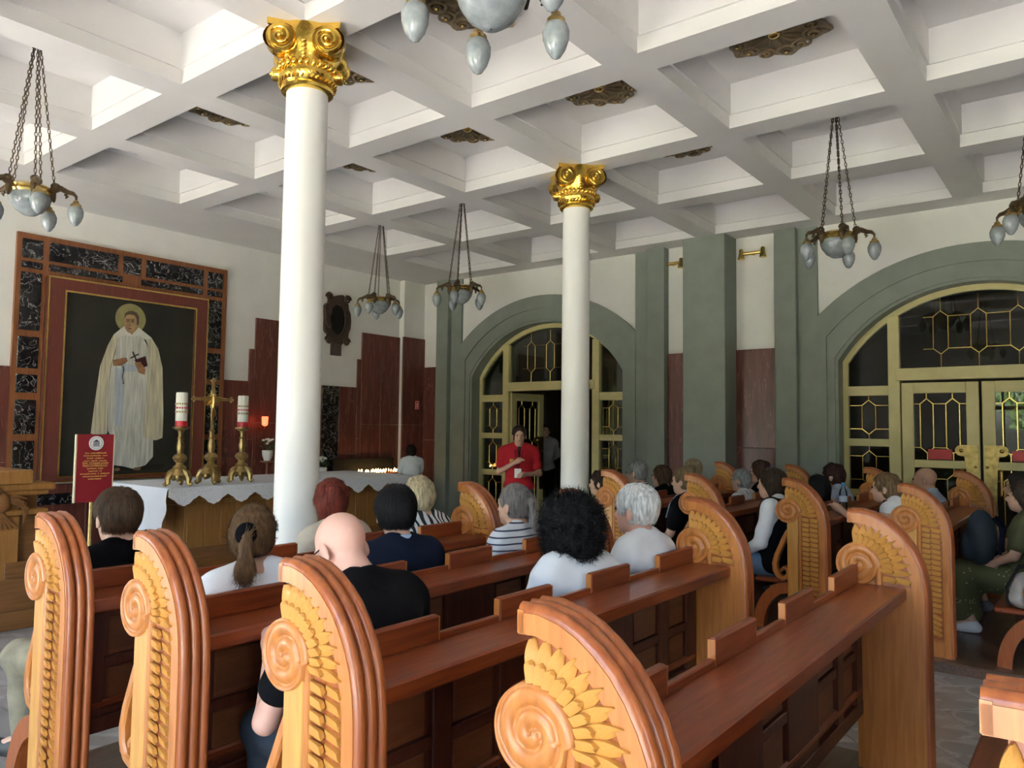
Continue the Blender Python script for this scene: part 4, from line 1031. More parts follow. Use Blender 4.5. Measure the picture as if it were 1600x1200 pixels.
# ------------------------------------------------------------------ people: smooth-blended bodies meshed with surface nets
def sdf_mesh(prims, h, disp=None):
    """prims: dicts with type cone/ell, op u/s, k blend; returns verts, quads of the zero surface"""
    lo = np.array([1e9]*3); hi = -lo
    for p in prims:
        if p['op'] == 'u': lo = np.minimum(lo, p['lo']); hi = np.maximum(hi, p['hi'])
    lo = lo-3*h; hi = hi+3*h
    N = np.ceil((hi-lo)/h).astype(int)+1
    f = np.full(N, 1.0, np.float32)
    ax = [lo[i]+h*np.arange(N[i]) for i in range(3)]
    for p in prims:
        m = p['k']+3*h
        i0 = np.maximum(0, np.floor((p['lo']-m-lo)/h).astype(int)); i1 = np.minimum(N, np.ceil((p['hi']+m-lo)/h).astype(int)+1)
        if np.any(i1 <= i0): continue
        sl = tuple(slice(a, b) for a, b in zip(i0, i1))
        X = ax[0][sl[0]][:,None,None]; Y = ax[1][sl[1]][None,:,None]; Z = ax[2][sl[2]][None,None,:]
        if p['t'] == 'cone':
            a, b = p['a'], p['b']; d = b-a; L = max(float(d@d), 1e-9)
            t = np.clip(((X-a[0])*d[0]+(Y-a[1])*d[1]+(Z-a[2])*d[2])/L, 0, 1)
            D = np.sqrt((X-a[0]-t*d[0])**2+(Y-a[1]-t*d[1])**2+(Z-a[2]-t*d[2])**2)-(p['ra']+(p['rb']-p['ra'])*t)
        else:
            c, r, R = p['c'], p['r'], p['R']
            x, y, z = X-c[0], Y-c[1], Z-c[2]
            u = R[0][0]*x+R[1][0]*y+R[2][0]*z; v = R[0][1]*x+R[1][1]*y+R[2][1]*z; w = R[0][2]*x+R[1][2]*y+R[2][2]*z
            k0 = np.sqrt((u/r[0])**2+(v/r[1])**2+(w/r[2])**2)+1e-6; k1 = np.sqrt((u/r[0]**2)**2+(v/r[1]**2)**2+(w/r[2]**2)**2)+1e-6
            D = k0*(k0-1)/k1
        g = f[sl]; k = p['k']
        if p['op'] == 'u': hh = np.clip(.5+.5*(g-D)/k, 0, 1); f[sl] = g+(D-g)*hh-k*hh*(1-hh)
        else: hh = np.clip(.5-.5*(g+D)/k, 0, 1); f[sl] = g+(-D-g)*hh+k*hh*(1-hh)
    if disp is not None: f = f+disp(ax[0][:,None,None], ax[1][None,:,None], ax[2][None,None,:]).astype(np.float32)
    ins = f < 0
    off = [(i,j,k) for i in (0,1) for j in (0,1) for k in (0,1)]
    n0, n1, n2 = N-1
    cnt = np.zeros((n0,n1,n2), np.int8)
    for i,j,k in off: cnt += ins[i:i+n0, j:j+n1, k:k+n2]
    act = (cnt > 0) & (cnt < 8)
    I = np.argwhere(act)
    if len(I) == 0: return [], []
    idx = np.full((n0,n1,n2), -1, np.int64); idx[act] = np.arange(len(I))
    val = np.stack([f[I[:,0]+i, I[:,1]+j, I[:,2]+k] for i,j,k in off], 1)
    acc = np.zeros((len(I),3)); c = np.zeros(len(I))
    O = np.array(off, float)
    for a in range(8):
        for b in range(a+1, 8):
            if abs(O[a]-O[b]).sum() != 1: continue
            s = (val[:,a] < 0) != (val[:,b] < 0)
            t = np.where(s, val[:,a]/np.where(s, val[:,a]-val[:,b], 1), 0)
            acc += np.where(s[:,None], O[a]+(O[b]-O[a])*t[:,None], 0); c += s
    V = lo+h*(I+acc/c[:,None])
    Q = []
    for ax_ in range(3):
        s0 = [slice(0,None)]*3; s1 = [slice(0,None)]*3
        s0[ax_] = slice(0,-1); s1[ax_] = slice(1,None)
        ch = ins[tuple(s0)] != ins[tuple(s1)]
        E = np.argwhere(ch); u, v = [(1,2),(2,0),(0,1)][ax_]
        E = E[(E[:,u] > 0) & (E[:,v] > 0) & (E[:,u] < N[u]-1) & (E[:,v] < N[v]-1)]
        if len(E) == 0: continue
        def cell(du, dv): P = E.copy(); P[:,u] -= du; P[:,v] -= dv; return idx[P[:,0],P[:,1],P[:,2]]
        q = np.stack([cell(1,1), cell(0,1), cell(0,0), cell(1,0)], 1)
        flip = ~ins[E[:,0],E[:,1],E[:,2]]; q[flip] = q[flip][:,::-1]
        Q.append(q[(q >= 0).all(1)])
    return V, np.concatenate(Q)
def mesh_np(name, V, Q, mat):
    me = bpy.data.meshes.new(name)
    if len(V):
        me.from_pydata(V.tolist(), [], Q.tolist())
        me.polygons.foreach_set('use_smooth', np.ones(len(me.polygons), bool))
    me.materials.append(mat); me.update(); return me
def cone(a, b, ra, rb, k=.03, op='u'):
    a, b = np.array(a, float), np.array(b, float); r = max(ra, rb)
    return dict(t='cone', a=a, b=b, ra=ra, rb=rb, k=k, op=op, lo=np.minimum(a,b)-r, hi=np.maximum(a,b)+r)
def ell(c, r, k=.03, op='u', R=None):
    c = np.array(c, float); R = np.eye(3) if R is None else R; m = max(r)
    return dict(t='ell', c=c, r=r, R=R, k=k, op=op, lo=c-m, hi=c+m)
def rotm(yaw, pitch, roll):
    return np.array((Matrix.Rotation(yaw,3,'Z') @ Matrix.Rotation(pitch,3,'X') @ Matrix.Rotation(roll,3,'Y')))

SKIN = {'fair': plain('skin_fair', (.66,.40,.29), .5, var=.06, scale=9), 'pink': plain('skin_pink', (.70,.40,.31), .48, var=.07, scale=9),
        'tan': plain('skin_tan', (.52,.29,.19), .5, var=.07, scale=9)}
def hair_mat(name, c, var=.55):
    return plain('hair_'+name, c, .6, spec=.25, var=var, scale=26, bump=.5, bscale=34, stretch=(2.6,2.6,.45))
def person(label, loc, yaw=0, k=1.1, pose='sit', lean=0., head=(0,0,0), skin='fair', hair=('short',(.05,.03,.02)), top=None, sleeve='short', bottom=None,
           build=1.0, arms='lap', h=.013, shoes=(.03,.03,.03), group='people seated in the pews', extra=None, headfwd=0., knee=.44, collar=None):
    root = thing('person', label, 'person', loc, yaw, group)
    seat = (.415/k if pose == 'sit' else .88)
    S = seat; P = []            # body primitives in metres before scaling
    pel = np.array((0,0,S+.09)); wst = np.array((0,lean*.30-.005,S+.25)); ch = np.array((0,lean*.68-.015,S+.41)); nk = np.array((0,lean*1.0-.015,S+.585))
    hc = np.array((0,lean*1.25+.02+headfwd,S+.725-abs(lean)*.25)); B = build
    def trunk(g):
        q = [ell(pel,(.170*B+g,.125*B+g,.115),.05), ell(wst,(.150*B+g,.110*B+g,.15),.06), ell(ch,(.172*B+g,.118*B+g,.165),.06),
             cone((-.155*B,nk[1]-.01,S+.515),(.155*B,nk[1]-.01,S+.515),.066+g,.066+g,.05), ell((0,ch[1]-.025,S+.485),(.15*B+g,.090+g,.10),.05)]
        return q+[cone((s*(.03 if g == 0 else .042),nk[1]-.02,S+(.605 if g == 0 else .600)),(s*.16*B,nk[1]-.01,S+.545),.038+g*.8,.044+g*.8,.045) for s in (-1,1)]
    torso = trunk(0); trap = []
    AR = {'close':((.198,-.01,S+.27),(.07,.10,S+.17)), 'tuck':((.198,.06,S+.27),(.08,.24,S+.16)), 'lap':((.235,.06,S+.27),(.09,.25,S+.16)), 'chest':((.235,.0,S+.27),(.045,.20,S+.40)), 'badge':((.24,.02,S+.25),(.075,.23,S+.25)), 'behind':((.26,-.10,S+.30),(.06,-.16,S+.15)),
          'raise':((.245,.13,S+.21),(.17,.27,S+.36)), 'reach':((.21,.20,S+.38),(.15,.40,S+.50)), 'side':((.235,-.02,S+.24),(.24,.03,S+.0))}
    al = arms if isinstance(arms, tuple) else (arms, arms)
    upper = []; fore = []; hands = []
    for s, nm in ((-1,al[0]),(1,al[1])):
        e, w = [np.array((s*q[0]*(B if i == 0 else 1), q[1]+lean*.55, q[2])) for i, q in enumerate(AR[nm])]
        sh = np.array((s*.192*B, nk[1]-.01, S+.508)); upper.append((sh,e)); fore.append((e,w))
        d = (w-e)/np.linalg.norm(w-e); side = np.cross(d,(0,0,1)); side = side/np.linalg.norm(side)*s; upv = np.cross(side,d)*s
        pm = w+d*.045; hands.append(ell(pm,(.036,.036,.036),.02)); hands.append(cone(w,w+d*.075,.026,.034,.015))
        for q in range(4):
            r0 = w+d*.075+side*(.030-.020*q); L = (.068,.076,.072,.056)[q]; m1 = r0+d*L*.55-upv*.008; hands.append(cone(r0,m1,.0095,.009,.006)); hands.append(cone(m1,m1+d*L*.30-upv*L*.42,.009,.0075,.006))
        t0 = w+d*.03-side*.03; hands.append(cone(t0,t0+d*.035-side*.022,.012,.011,.008)); hands.append(cone(t0+d*.035-side*.022,t0+d*.065-side*.022-upv*.01,.0105,.008,.006))
    legs = []; shins = []; feet = []
    for s in (-1,1):
        if pose == 'sit':
            hp = np.array((s*.09,.02,S+.075)); kn = np.array((s*.12,knee,S+.085)); an = np.array((s*.12,knee-.04+.03*s-min(.13,max(0,.44-knee)*.8),.09))
        else:
            hp = np.array((s*.085,0,S+.03)); kn = np.array((s*.095,.015,S-.42)); an = np.array((s*.10,-.01,.09))
        legs.append((hp,kn)); shins.append((kn,an)); feet.append((an,an+np.array((s*.02,.15,-.055))))
    R = rotm(*head); H = lambda q: hc+R@np.array(q)
    hd = [ell(H((0,-.012,.032)),(.077,.096,.088),.02,'u',R), ell(H((0,.028,-.035)),(.060,.070,.082),.03,'u',R), ell(H((0,.060,-.092)),(.030,.028,.026),.03,'u',R),
          cone(H((0,.092,.006)),H((0,.110,-.030)),.008,.0135,.012), ell(H((-.016,.092,-.036)),(.010,.010,.008),.008,'u',R), ell(H((.016,.092,-.036)),(.010,.010,.008),.008,'u',R),
          cone(H((-.036,.082,.030)),H((.036,.082,.030)),.012,.012,.02), cone(H((-.020,.089,-.064)),H((.020,.089,-.064)),.0075,.0075,.01)]
    for s in (-1,1):
        hd += [ell(H((s*.032,.101,.008)),(.015,.012,.010),.012,'s',R), ell(H((s*.030,.084,.006)),(.012,.011,.009),.006,'u',R), ell(H((s*.085,-.012,-.012)),(.010,.022,.034),.006,'u',R), ell(H((s*.096,-.004,-.010)),(.007,.012,.020),.005,'s',R)]
    neck = [cone(H((0,-.022,-.06)),nk+np.array((0,-.005,.0)),.052,.060,.03)]
    body = torso+trap+neck+[cone(a,b,.046*B,.038,.04) for a,b in upper]+[cone(a,b,.037,.025,.02) for a,b in fore]+hands
    body += [cone(a,b,.080*B,.055,.04) for a,b in legs]+[cone(a,b,.052,.034,.03) for a,b in shins]+[cone(a,b,.035,.028,.02) for a,b in feet]+hd
    if extra: body += extra(H, hc, R, S)
    sc = lambda V: V*k
    V, Q = sdf_mesh(body, h); link('body', mesh_np('body', sc(V), Q, SKIN[skin]), root)
    rs = np.random.default_rng(abs(hash(label)) % 1000 if False else len(label)*7)
    ph = rs.uniform(0,6,4)
    fold = lambda X,Y,Z: .0048*np.sin(22*X+13*Z+ph[0])*np.sin(19*Z-9*X+11*Y+ph[1])+.0022*np.sin(48*Z+30*X+ph[2])
    # upper garment
    tm = top if top is not None else plain('cloth_white', (.74,.75,.77), .85, var=.04)
    g = .019
    tp = trunk(g)
    if sleeve != 'none':
        for (a,b) in upper:
            e = a+(b-a)*(1 if sleeve == 'long' else .62); tp.append(cone(a,e,.047*B+g,.040+g*(1 if sleeve == 'long' else 1.3),.03))
    if sleeve == 'long': tp += [cone(a,a+(b-a)*.93,.039+g*.8,.029+g*.8,.02) for a,b in fore]
    tp.append(ell(nk+np.array((0,.035,.062)),(.060,.080,.056),.012,'s'))
    V, Q = sdf_mesh(tp, h, fold); link('shirt', mesh_np('shirt', sc(V), Q, tm), root)
    if collar is not None:
        m = MB(); nsg = 28; dn = H((0,-.022,-.06))-nk; dn = Vector(dn/np.linalg.norm(dn)); bx = Vector((1,0,0)); by = dn.cross(bx)
        for rr, zz in ((.080,-.012),(.074,.030),(.068,.034),(.070,-.012)):
            for i in range(nsg): a = 2*PI*i/nsg; q = Vector(nk)+bx*(rr*1.02*math.cos(a))+by*(rr*1.05*math.sin(a))+dn*(zz+.010-(.02 if math.sin(a) > .5 else 0)*0); m.v.append(tuple(q*k))
        m.f += [(j*nsg+i, j*nsg+(i+1)%nsg, ((j+1)%4)*nsg+(i+1)%nsg, ((j+1)%4)*nsg+i) for j in range(4) for i in range(nsg)]
        m.obj('collar', collar, root, 'all')
    # trousers or skirt
    bm_ = bottom if bottom is not None else plain('cloth_navy', (.03,.035,.06), .85, var=.1)
    kind = 'trousers'
    if isinstance(bm_, tuple): kind, bm_ = bm_
    bp = [ell(pel-(0,0,.02),(.172*B,.128*B,.105),.04)]+[cone(a,a+(b-a)*(.72 if kind == 'shorts' else 1),.080*B+.014,.058+.016,.04) for a,b in legs]
    if kind == 'trousers': bp += [cone(a,a+(b-a)*.93,.060,.052,.03) for a,b in shins]
    if kind == 'skirt': bp += [cone((0,.1,S+.05),(0,.44,S+.05),.13,.12,.06), cone((0,.44,S+.03),(0,.46,S-.24),.13,.16,.06), cone((-.1,.44,S+.05),(-.11,.44,S-.18),.09,.10,.06), cone((.1,.44,S+.05),(.11,.44,S-.18),.09,.10,.06)]
    V, Q = sdf_mesh(bp, h*1.15, fold); link('trousers' if kind != 'skirt' else 'skirt', mesh_np('trousers', sc(V), Q, bm_), root)
    for i, (a,b) in enumerate(feet):
        V, Q = sdf_mesh([cone(a+np.array((0,-.035,-.045)),b+np.array((0,.02,.0)),.043,.038,.02), cone(a+np.array((0,.0,-.01)),a+np.array((0,.04,-.03)),.042,.04,.03)], h); link('shoe', mesh_np('shoe', sc(V), Q, plain('shoe_%02d%02d' % (int(shoes[0]*99), int(shoes[2]*99)), shoes, .5)), root)
    # eyes and mouth
    for s in (-1,1):
        c = H((s*.031,.0945,.007))*k; MB().sphere((0,0,0), .0085*k, 8, 6).obj('eye', plain('eye_dark', (.035,.025,.02), .2), root, True, tuple(c))
    c = H((0,.0965,-.064))*k; MB().sphere((0,0,0), (.019*k,.004*k,.0065*k), 10, 6).obj('lips', plain('lips', (.42,.16,.13), .5), root, True, tuple(c))
    # hair
    st, hcol = hair[0], hair[1]
    if st != 'bald':
        t = hair[2] if len(hair) > 2 else .016
        base = [ell(H((0,-.016,.036)),(.077+t,.096+t,.088+t),.02,'u',R)]
        if st in ('bob','fluffy','long','pony','curly','bun'): base.append(ell(H((0,-.045,-.02)),(.070+t*.8,.062+t,.075+t),.04,'u',R))
        if st == 'short' : base.append(ell(H((0,-.045,-.01)),(.066+t*.5,.058+t*.4,.065),.03,'u',R))
        cut = [ell(H((0,.125,-.050)),(.088,.108,.128),.015,'s',R)]
        if st in ('short','pony','bun','fluffy'):
            for s in (-1,1): cut.append(ell(H((s*.098,.004,-.024)),(.036,.036,.044) if st != 'fluffy' else (.03,.030,.036),.010,'s',R))
        if st in ('short','pony','bun'):
            cut.append(ell(H((0,-.04,-.158)),(.12,.13,.100),.015,'s',R))
        if st == 'long':
            base += [cone(H((s*.05,-.05,.0)),hc+np.array((s*.07,-.075,-.20)),.055,.042,.05) for s in (-1,1)]+[cone(H((0,-.07,.0)),hc+np.array((0,-.095,-.22)),.06,.045,.05)]
        if st == 'bob':
            base += [cone(H((s*.066,-.02,.01)),H((s*.066,-.025,-.075)),.034,.026,.03) for s in (-1,1)]
        if st == 'curly':
            base = [ell(H((0,-.035,.02)),(.135,.135,.135),.02,'u',R), ell(H((0,-.05,-.07)),(.128,.105,.095),.05,'u',R)]; cut = [ell(H((0,.155,-.05)),(.085,.09,.125),.02,'s',R)]
        if st == 'pony': base += [cone(H((0,-.105,.035)),H((0,-.145,.028)),.026,.022,.015), cone(H((0,-.145,.028)),hc+rotm(head[0],0,0)@np.array((.004,-.150,-.11)),.022,.034,.012), cone(hc+rotm(head[0],0,0)@np.array((.004,-.150,-.11)),hc+rotm(head[0],0,0)@np.array((-.01,-.130,-.30)),.034,.012,.03)]
        if st == 'bun': base += [ell(H((0,-.075,.115)),(.042,.040,.036),.015,'u',R)]
        amp = {'curly':.012,'fluffy':.007}.get(st,.0028); fr = {'curly':70,'fluffy':55}.get(st,75)
        def dsp(X,Y,Z): return amp*np.sin(fr*X+ph[0]+8*Z)*np.sin(fr*Y+ph[1])*(np.sin(fr*Z*(1 if amp > .005 else .25)+ph[2])+.4)
        hm = hair_mat('%02d%02d%02d' % tuple(min(99,int(v*99)) for v in hcol), hcol, .5)
        V, Q = sdf_mesh(base+cut, min(h,.0105), dsp); me = mesh_np('hair', V, Q, hm)
        # strands lying on the hair surface
        nv = len(V); nn = np.zeros(nv*3, np.float32); me.vertices.foreach_get('normal', nn); nn = nn.reshape(-1,3)
        n_s = int((3600 if h < .0115 else 1500)*(1.6 if st == 'curly' else 1)); pick = rs.integers(0, nv, n_s); p = V[pick]; no = nn[pick]
        rnd = rs.normal(0,1,(n_s,3))
        if st == 'curly': d = rnd*1.0+no*.8; Ls = rs.uniform(.018,.040,n_s)
        elif st in ('pony','bun'):
            tie = H((0,-.118,.035)) if st == 'pony' else H((0,-.075,.110)); d = (tie-p); tail = p[:,2] < hc[2]-.055 if st == 'pony' else np.zeros(n_s,bool)
            tail = tail & (((p-hc)@rotm(head[0],0,0))[:,1] < -.06); d[tail] = np.array((0,.05,-1.)); d = d/np.linalg.norm(d,axis=1)[:,None]+rnd*.06; Ls = rs.uniform(.035,.07,n_s)
        else:
            crown = H((0,-.05,.135)); d = (p-crown); d = d/(np.linalg.norm(d,axis=1)[:,None]+1e-6)+np.array((0,0,-.5)); d = d+rnd*(.30 if st == 'fluffy' else .12); Ls = rs.uniform(.022,.042,n_s)*(1.6 if st in ('bob','long') else 1)
        d = d-(0 if st == 'curly' else 1)*no*(d*no).sum(1)[:,None]; d = d/(np.linalg.norm(d,axis=1)[:,None]+1e-6)
        b = np.cross(no,d); b = b/(np.linalg.norm(b,axis=1)[:,None]+1e-6)
        keep = np.ones(n_s,bool); endp = p+d*Ls[:,None]
        for cc in cut:
            for pp in (endp, p+d*Ls[:,None]*.5):
                loc_ = (pp-cc['c'])@cc['R']; keep &= ((loc_/np.array(cc['r']))**2).sum(1) > .92
        p, no, d, b, Ls = p[keep], no[keep], d[keep], b[keep], Ls[keep]; n_s = len(p)
        ns = 4; wdt = rs.uniform(.0011,.0024,n_s); cur = rs.normal(0,.25,n_s); SV = []
        for q in range(ns+1):
            t = q/ns; sl = (Ls*t)[:,None]; c0 = p+no*(.0005+(.0045 if st != 'curly' else .004)*t)+d*sl-(no*sl*sl/(2*.13) if st != 'curly' else 0)+b*(sl*t*cur[:,None])
            if st == 'curly': c0 = c0+b*(.006*np.sin(9*t+cur*20))[:,None]+no*(.006*np.cos(9*t+cur*20))[:,None]
            w = (wdt*(1-.75*t))[:,None]; SV += [c0-b*w+no*0, c0+no*w*.7, c0+b*w]
        SV = np.stack(SV,1).reshape(-1,3); base_i = (np.arange(n_s)*(3*(ns+1)))[:,None]+nv
        qs = np.array([(3*q+e, 3*q+e+1, 3*q+e+4, 3*q+e+3) for q in range(ns) for e in (0,1)])
        SQ = (base_i[:,:,None]+qs[None]).reshape(-1,4)
        bpy.data.meshes.remove(me)
        link('hair', mesh_np('hair', sc(np.concatenate([V,SV])), np.concatenate([Q,SQ]), hm), root)
    return root, (lambda q: tuple(H(q)*k)), k

cl = lambda n, c, **kw: plain('cloth_'+n, c, .88, var=kw.pop('var', .08), scale=14, bump=.12, bscale=120)
WHITE = cl('white_soft', (.84,.86,.89), var=.03); BLACKC = plain('cloth_black', (.0045,.0045,.006), .9, var=.1, scale=14, bump=.12, bscale=120, spec=.12); NAVY = plain('cloth_navy_jacket', (.008,.012,.028), .9, var=.1, scale=14, bump=.12, bscale=120, spec=.15); BEIGE = cl('beige', (.55,.48,.38)); KHAKI = cl('khaki', (.25,.22,.15), var=.2)
DENIM = cl('denim', (.10,.17,.28)); DARKJ = cl('dark_jeans', (.020,.028,.042)); RED = cl('red_polo', (.52,.012,.022)); LIME = cl('lime', (.36,.46,.10)); GREYS = cl('grey_shirt', (.34,.33,.34)); BLUEL = cl('light_blue_shirt', (.36,.46,.58))
SKYB = cl('pale_blue_top', (.42,.52,.68)); OLIVE = pattern('olive_dotted', (.45,.46,.30), (.12,.13,.055), 'dots', 26, thr=.17)
LEAFY = pattern('black_white_leaf', (.015,.015,.02), (.74,.75,.77), 'blob', 5.5, thr=.42); STRIPED = pattern('navy_stripe_white', (.05,.06,.10), (.72,.75,.80), 'stripe', 8.0, thr=.13)
WPAT = pattern('white_grey_print', (.30,.32,.36), (.70,.72,.74), 'blob', 8, thr=.25); STRIPE2 = pattern('dark_stripe_white', (.03,.035,.05), (.70,.70,.70), 'stripe', 14, thr=.5)
def seat(row, blk, px):
    y = (ROW1 if blk == 1 else ROW2)[row]; return (px*(y+.225)/(y+.165), y+.195, PLAT)
fine = .0095
# block beside the windows
person('person with short brown hair, black T-shirt and khaki trousers in the first row', seat(0,1,1.83), k=1.12, yaw=.22, knee=.48, head=(-.22,0,0), hair=('short',(.075,.042,.022),.017), top=BLACKC, bottom=KHAKI, h=.0105)
person('person with short red hair and beige jacket in the first row', seat(0,1,3.17), k=1.1, head=(-.7,0,0), knee=.27, arms='close', hair=('fluffy',(.16,.030,.018),.020), top=BEIGE, sleeve='long')
person('person with short ash-blond hair and black and white patterned blouse', seat(0,1,3.95), k=1.08, arms='tuck', head=(-.25,0,0), hair=('fluffy',(.46,.38,.24),.018), top=LEAFY)
r_, H_, k_ = person('person with long brown ponytail and white perforated top', seat(1,1,2.0), k=1.08, yaw=-.25, head=(-.55,0,0), hair=('pony',(.17,.095,.045),.012), top=WHITE, h=.0105)
MB().sphere((0,0,0), (.050,.030,.050), 14, 10).obj('hair_tie', BLACKC, r_, True, H_((0,-.136,.030)))
person('person with thick black hair and navy jacket with pale blue collar', seat(1,1,2.86), k=1.12, yaw=-.2, head=(-.4,0,0), hair=('short',(.010,.009,.010),.024), top=NAVY, sleeve='long', h=.0105, collar=cl('collar_blue', (.38,.50,.66)))
person('person with grey tied-back hair and white top with thin navy stripes', seat(1,1,3.90), k=1.08, arms='tuck', hair=('pony',(.20,.18,.17),.010), top=STRIPED)
r_, H_, k_ = person('bald person with glasses and black shirt bowing forward', seat(2,1,1.92), k=1.16, lean=.12, head=(0,-.62,0), headfwd=.03, skin='pink', hair=('bald',(0,0,0)), top=BLACKC, bottom=DARKJ, arms=('raise','lap'), h=fine, build=1.14, collar=BLACKC)
for s in (-1, 1): MB().tube([H_((s*.082,-.01,.012)), H_((s*.079,.06,.016)), H_((s*.062,.108,.012))], .0032, 6).obj('glasses_temple', M_black, r_, True)
MB().tube([H_((.062,.108,.012)), H_((.035,.118,.024)), H_((.006,.116,.014)), H_((-.006,.116,.014)), H_((-.035,.118,.024)), H_((-.062,.108,.012))], .0028, 6).obj('glasses_rim', M_black, r_, True)
person('person with a full round head of black curls and white top', seat(2,1,3.17), k=1.1, yaw=-.2, head=(-.4,0,0), hair=('curly',(.005,.004,.0045)), top=WHITE, h=.011)
person('person with thick white hair and pale polo shirt at the end of the third row', seat(2,1,3.85), k=1.13, arms='tuck', skin='pink', hair=('short',(.80,.78,.74),.018), top=cl('pale_polo', (.80,.83,.87), var=.03), h=.0105, build=1.0, collar=cl('polo_collar', (.76,.79,.84), var=.03))
# block beside the doors
person('person with short dark brown hair and lime top with dark strap', (6.90, ROW2[0]+.175, PLAT), k=1.0, knee=.14, yaw=.30, arms='close', build=.95, hair=('fluffy',(.035,.018,.012),.016), top=LIME)
person('person with short grey hair and dark striped collar', seat(0,2,7.62), k=1.1, arms='tuck', build=.95, hair=('short',(.30,.29,.28),.012), top=STRIPE2, collar=STRIPE2)
person('person with brown shoulder-length hair and glasses behind the grey-haired one', seat(0,2,8.22), k=1.02, build=.92, arms='tuck', hair=('bob',(.10,.055,.03),.012), top=BLACKC)
person('person with dark blond bun and black top', seat(1,2,6.90), k=1.08, arms='tuck', hair=('bun',(.22,.15,.08),.010), top=BLACKC)
person('person with cropped blond hair at the far end of the first row', seat(0,2,9.08), k=1.08, hair=('short',(.34,.25,.14),.012), top=cl('dark_top', (.04,.04,.05)))
person('person with short grey hair and white printed top in the second row', seat(1,2,8.36), k=1.0, hair=('fluffy',(.26,.26,.26),.010), top=WPAT)
r_, H_, k_ = person('person with brown hair held by a blue clip', seat(1,2,8.98), k=1.1, hair=('bob',(.06,.03,.02),.012), top=BLACKC)
MB().sphere((0,0,0), (.03,.02,.03), 10, 6).obj('hair_clip', plain('clip_blue', (.05,.10,.55), .4), r_, True, H_((0,-.12,.05)))
r_, H_, k_ = person('person with dark hair, black vest over white sleeves and blue jeans', seat(2,2,6.86), k=1.12, arms='tuck', lean=.03, hair=('bob',(.050,.030,.020),.014), top=WHITE, sleeve='long', bottom=DENIM)
vS = .415/1.12
V, Q = sdf_mesh([ell((0,0,vS+.09),(.205,.160,.13),.05), ell((0,.005,vS+.25),(.195,.155,.16),.06), ell((0,.005,vS+.41),(.208,.162,.175),.05), cone((-.125,.012,vS+.525),(.125,.012,vS+.525),.100,.100,.05), ell((0,-.02,vS+.50),(.18,.13,.11),.05), ell((0,.06,vS+.60),(.075,.09,.06),.02,'s')], .013)
link('vest', mesh_np('vest', V*1.12, Q, BLACKC), r_)
person('person with long black hair tied by a claw clip in the third row', seat(2,2,8.08), k=.98, hair=('long',(.008,.008,.010),.014), top=BLACKC)
person('person with short dark auburn hair and pale blue sleeveless top', seat(2,2,8.85), k=1.10, lean=.04, hair=('fluffy',(.045,.018,.014),.016), top=SKYB, sleeve='none')
person('person with short curly light brown hair and white sleeveless top leaning forward', seat(3,2,7.45), k=1.1, lean=.10, hair=('fluffy',(.19,.12,.06),.014), top=WHITE, sleeve='none', arms=('reach','lap'))
r_, H_, k_ = person('bald person with light blue shirt and dark straps in the fourth row', seat(3,2,8.78), k=1.1, lean=.03, skin='tan', hair=('bald',(0,0,0)), top=BLUEL, collar=BLUEL)
r_, H_, k_ = person('person with dark short hair, shorts and arm raised in the fifth row', seat(4,2,7.9), k=1.1, lean=.06, skin='tan', hair=('short',(.03,.025,.022),.012), top=BLACKC, bottom=('shorts', cl('dark_shorts', (.022,.032,.042))), arms=('raise','lap'), shoes=(.10,.10,.12))
person('person with olive dotted skirt and white shoes in the fifth row', seat(4,2,7.0), k=1.05, lean=-.01, hair=('bob',(.06,.04,.03),.012), top=cl('olive_top', (.12,.13,.06)), bottom=('skirt', OLIVE), shoes=(.70,.72,.75))
# standing people
r_, H_, k_ = person('person in a red polo shirt speaking into a microphone before the open doorway', (8.16,6.21,0), yaw=2.25, k=1.05, pose='stand', arms=('badge','chest'), skin='fair', hair=('short',(.05,.03,.025),.014), top=RED, bottom=DENIM, build=1.06, h=.0105, group='people standing')
MB().bbox(-.045,.045,-.004,.004,-.06,.06,.002).obj('name_badge', M_column, r_, False, (.02,.235,1.20))
MB().tube([(-.05,.10,1.50),(-.02,.19,1.36),(.02,.232,1.26)], .004, 5).tube([(.06,.10,1.50),(.04,.19,1.36),(.02,.232,1.26)], .004, 5).obj('lanyard', NAVY, r_)
MB().lathe([(.002,-.026),(.026,-.022),(.03,0),(.026,.022),(.002,.026)], 16).obj('shirt_crest', plain('crest_gold', (.7,.42,.06), .5), r_, True, (.10,.158,1.36)).scale = (1,.35,1)
mc = thing('microphone', 'small black microphone held at the chest of the speaker in red', 'microphone', (8.16-.155,6.21-.12,1.44), 2.25)
MB().tube([(0,0,-.10),(0,.01,.06)], [.013,.016], 10).obj('handle', M_black, mc, True); MB().sphere((0,.012,.085), .026, 12, 8).obj('mesh_head', plain('mic_mesh', (.05,.05,.05), .5, metal=.5), mc, True)
person('dark-haired person in a grey shirt standing inside the dim doorway', (12.3,8.72,0), yaw=2.4, k=1.08, pose='stand', arms=('behind','behind'), head=(0,.25,0), hair=('short',(.02,.015,.012),.014), top=GREYS, sleeve='long', bottom=BLACKC, group='people standing')
person('dark-haired child in a white top standing by the votive candles', (9.15,9.25,0), yaw=-.35, k=.86, pose='stand', hair=('bob',(.022,.013,.010),.014), top=WHITE, group='people standing')
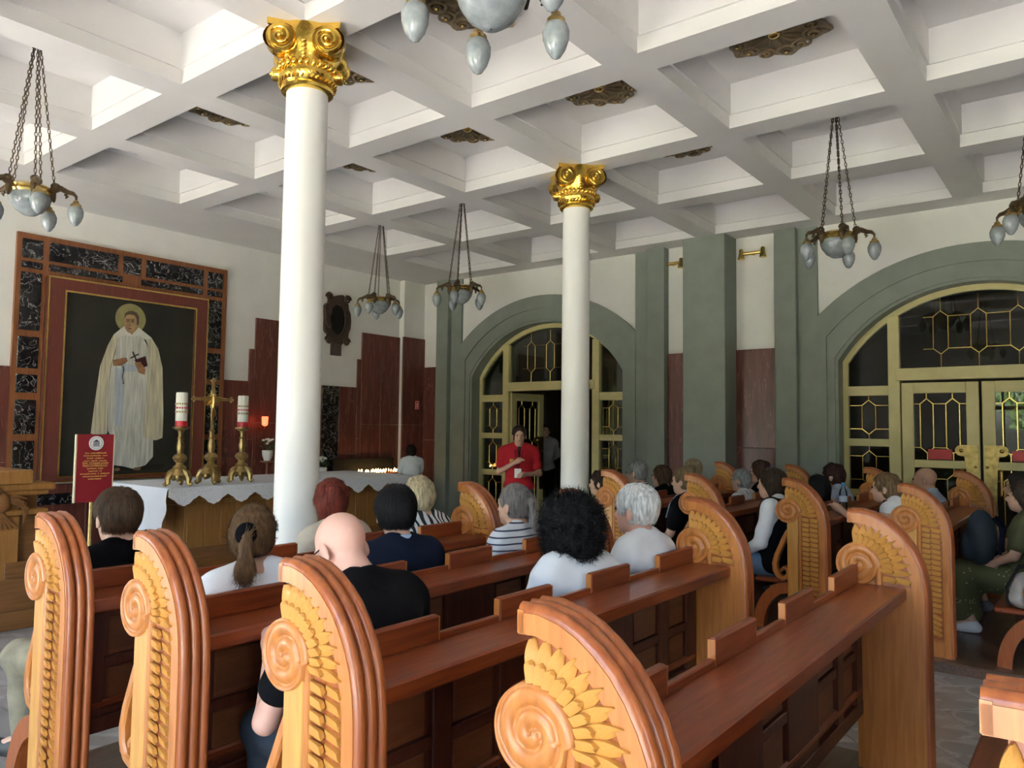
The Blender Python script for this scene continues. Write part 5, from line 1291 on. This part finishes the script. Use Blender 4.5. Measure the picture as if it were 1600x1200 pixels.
# backpack and handbag in the fifth row
bg = thing('backpack', 'dark blue backpack held on the lap in the fifth pew row', 'backpack', (7.72, ROW2[4]+.50, PLAT+.61))
V, Q = sdf_mesh([ell((0,0,.20),(.17,.12,.24),.03), ell((0,.10,.13),(.13,.06,.13),.03)], .014, lambda X,Y,Z: .004*np.sin(40*X)*np.sin(33*Z)); link('bag_body', mesh_np('bag_body', V, Q, cl('backpack_navy', (.03,.045,.065))), bg)
for s in (-1,1): MB().tube([(s*.08,-.10,.38),(s*.10,-.16,.30),(s*.09,-.14,.08)], .016, 6).obj('strap', NAVY, bg, True)
hb = thing('handbag', 'pale grey handbag with black straps beside the olive skirt', 'handbag', (6.86, ROW2[4]+.14, PLAT+.42))
V, Q = sdf_mesh([ell((0,0,.13),(.15,.085,.13),.03), ell((0,.02,.08),(.14,.09,.08),.03)], .013); link('bag_body', mesh_np('bag_body', V, Q, cl('bag_grey', (.50,.46,.44))), hb)
for x in (-.07,.07): MB().tube([(x,.095,.02),(x,.10,.15),(x*.8,.03,.30),(x*.8,-.03,.30),(x,-.09,.14)], .012, 6).obj('strap', M_black, hb, True)

# straps over the shoulders
def strap(parent, k, mat, sides=(-1,), lean=0.):
    S = .415/k
    for sd in sides:
        P = [(sd*.12,.135+lean*.6,.40),(sd*.125,.10+lean*.8,.52),(sd*.125,.03+lean,.612),(sd*.115,-.06+lean,.610),(sd*.10,-.130+lean*.8,.52),(sd*.05,-.150+lean*.6,.38)]
        m = MB(); n = len(P)
        for i, (x,y,z) in enumerate(P): m.v += [((x-.016)*k,y*k,(S+z)*k),((x+.016)*k,y*k,(S+z)*k)]
        for i in range(n-1): m.f.append((2*i,2*i+1,2*i+3,2*i+2))
        o = m.obj('strap', mat, parent, 'all'); md = o.modifiers.new('thickness','SOLIDIFY'); md.thickness = .008
for o in list(bpy.data.objects):
    lb = o.get('label', '')
    if o.parent or not lb: continue
    if lb.startswith('person with short dark brown hair and lime'): strap(o, 1.0, BLACKC, (-1,))
    if lb.startswith('person with dark blond bun'): strap(o, 1.08, SKYB, (-1,))
    if lb.startswith('person with short curly light brown'): strap(o, 1.1, NAVY, (-1,1), .10)
    if lb.startswith('bald person with light blue'): strap(o, 1.1, NAVY, (-1,1), .03)
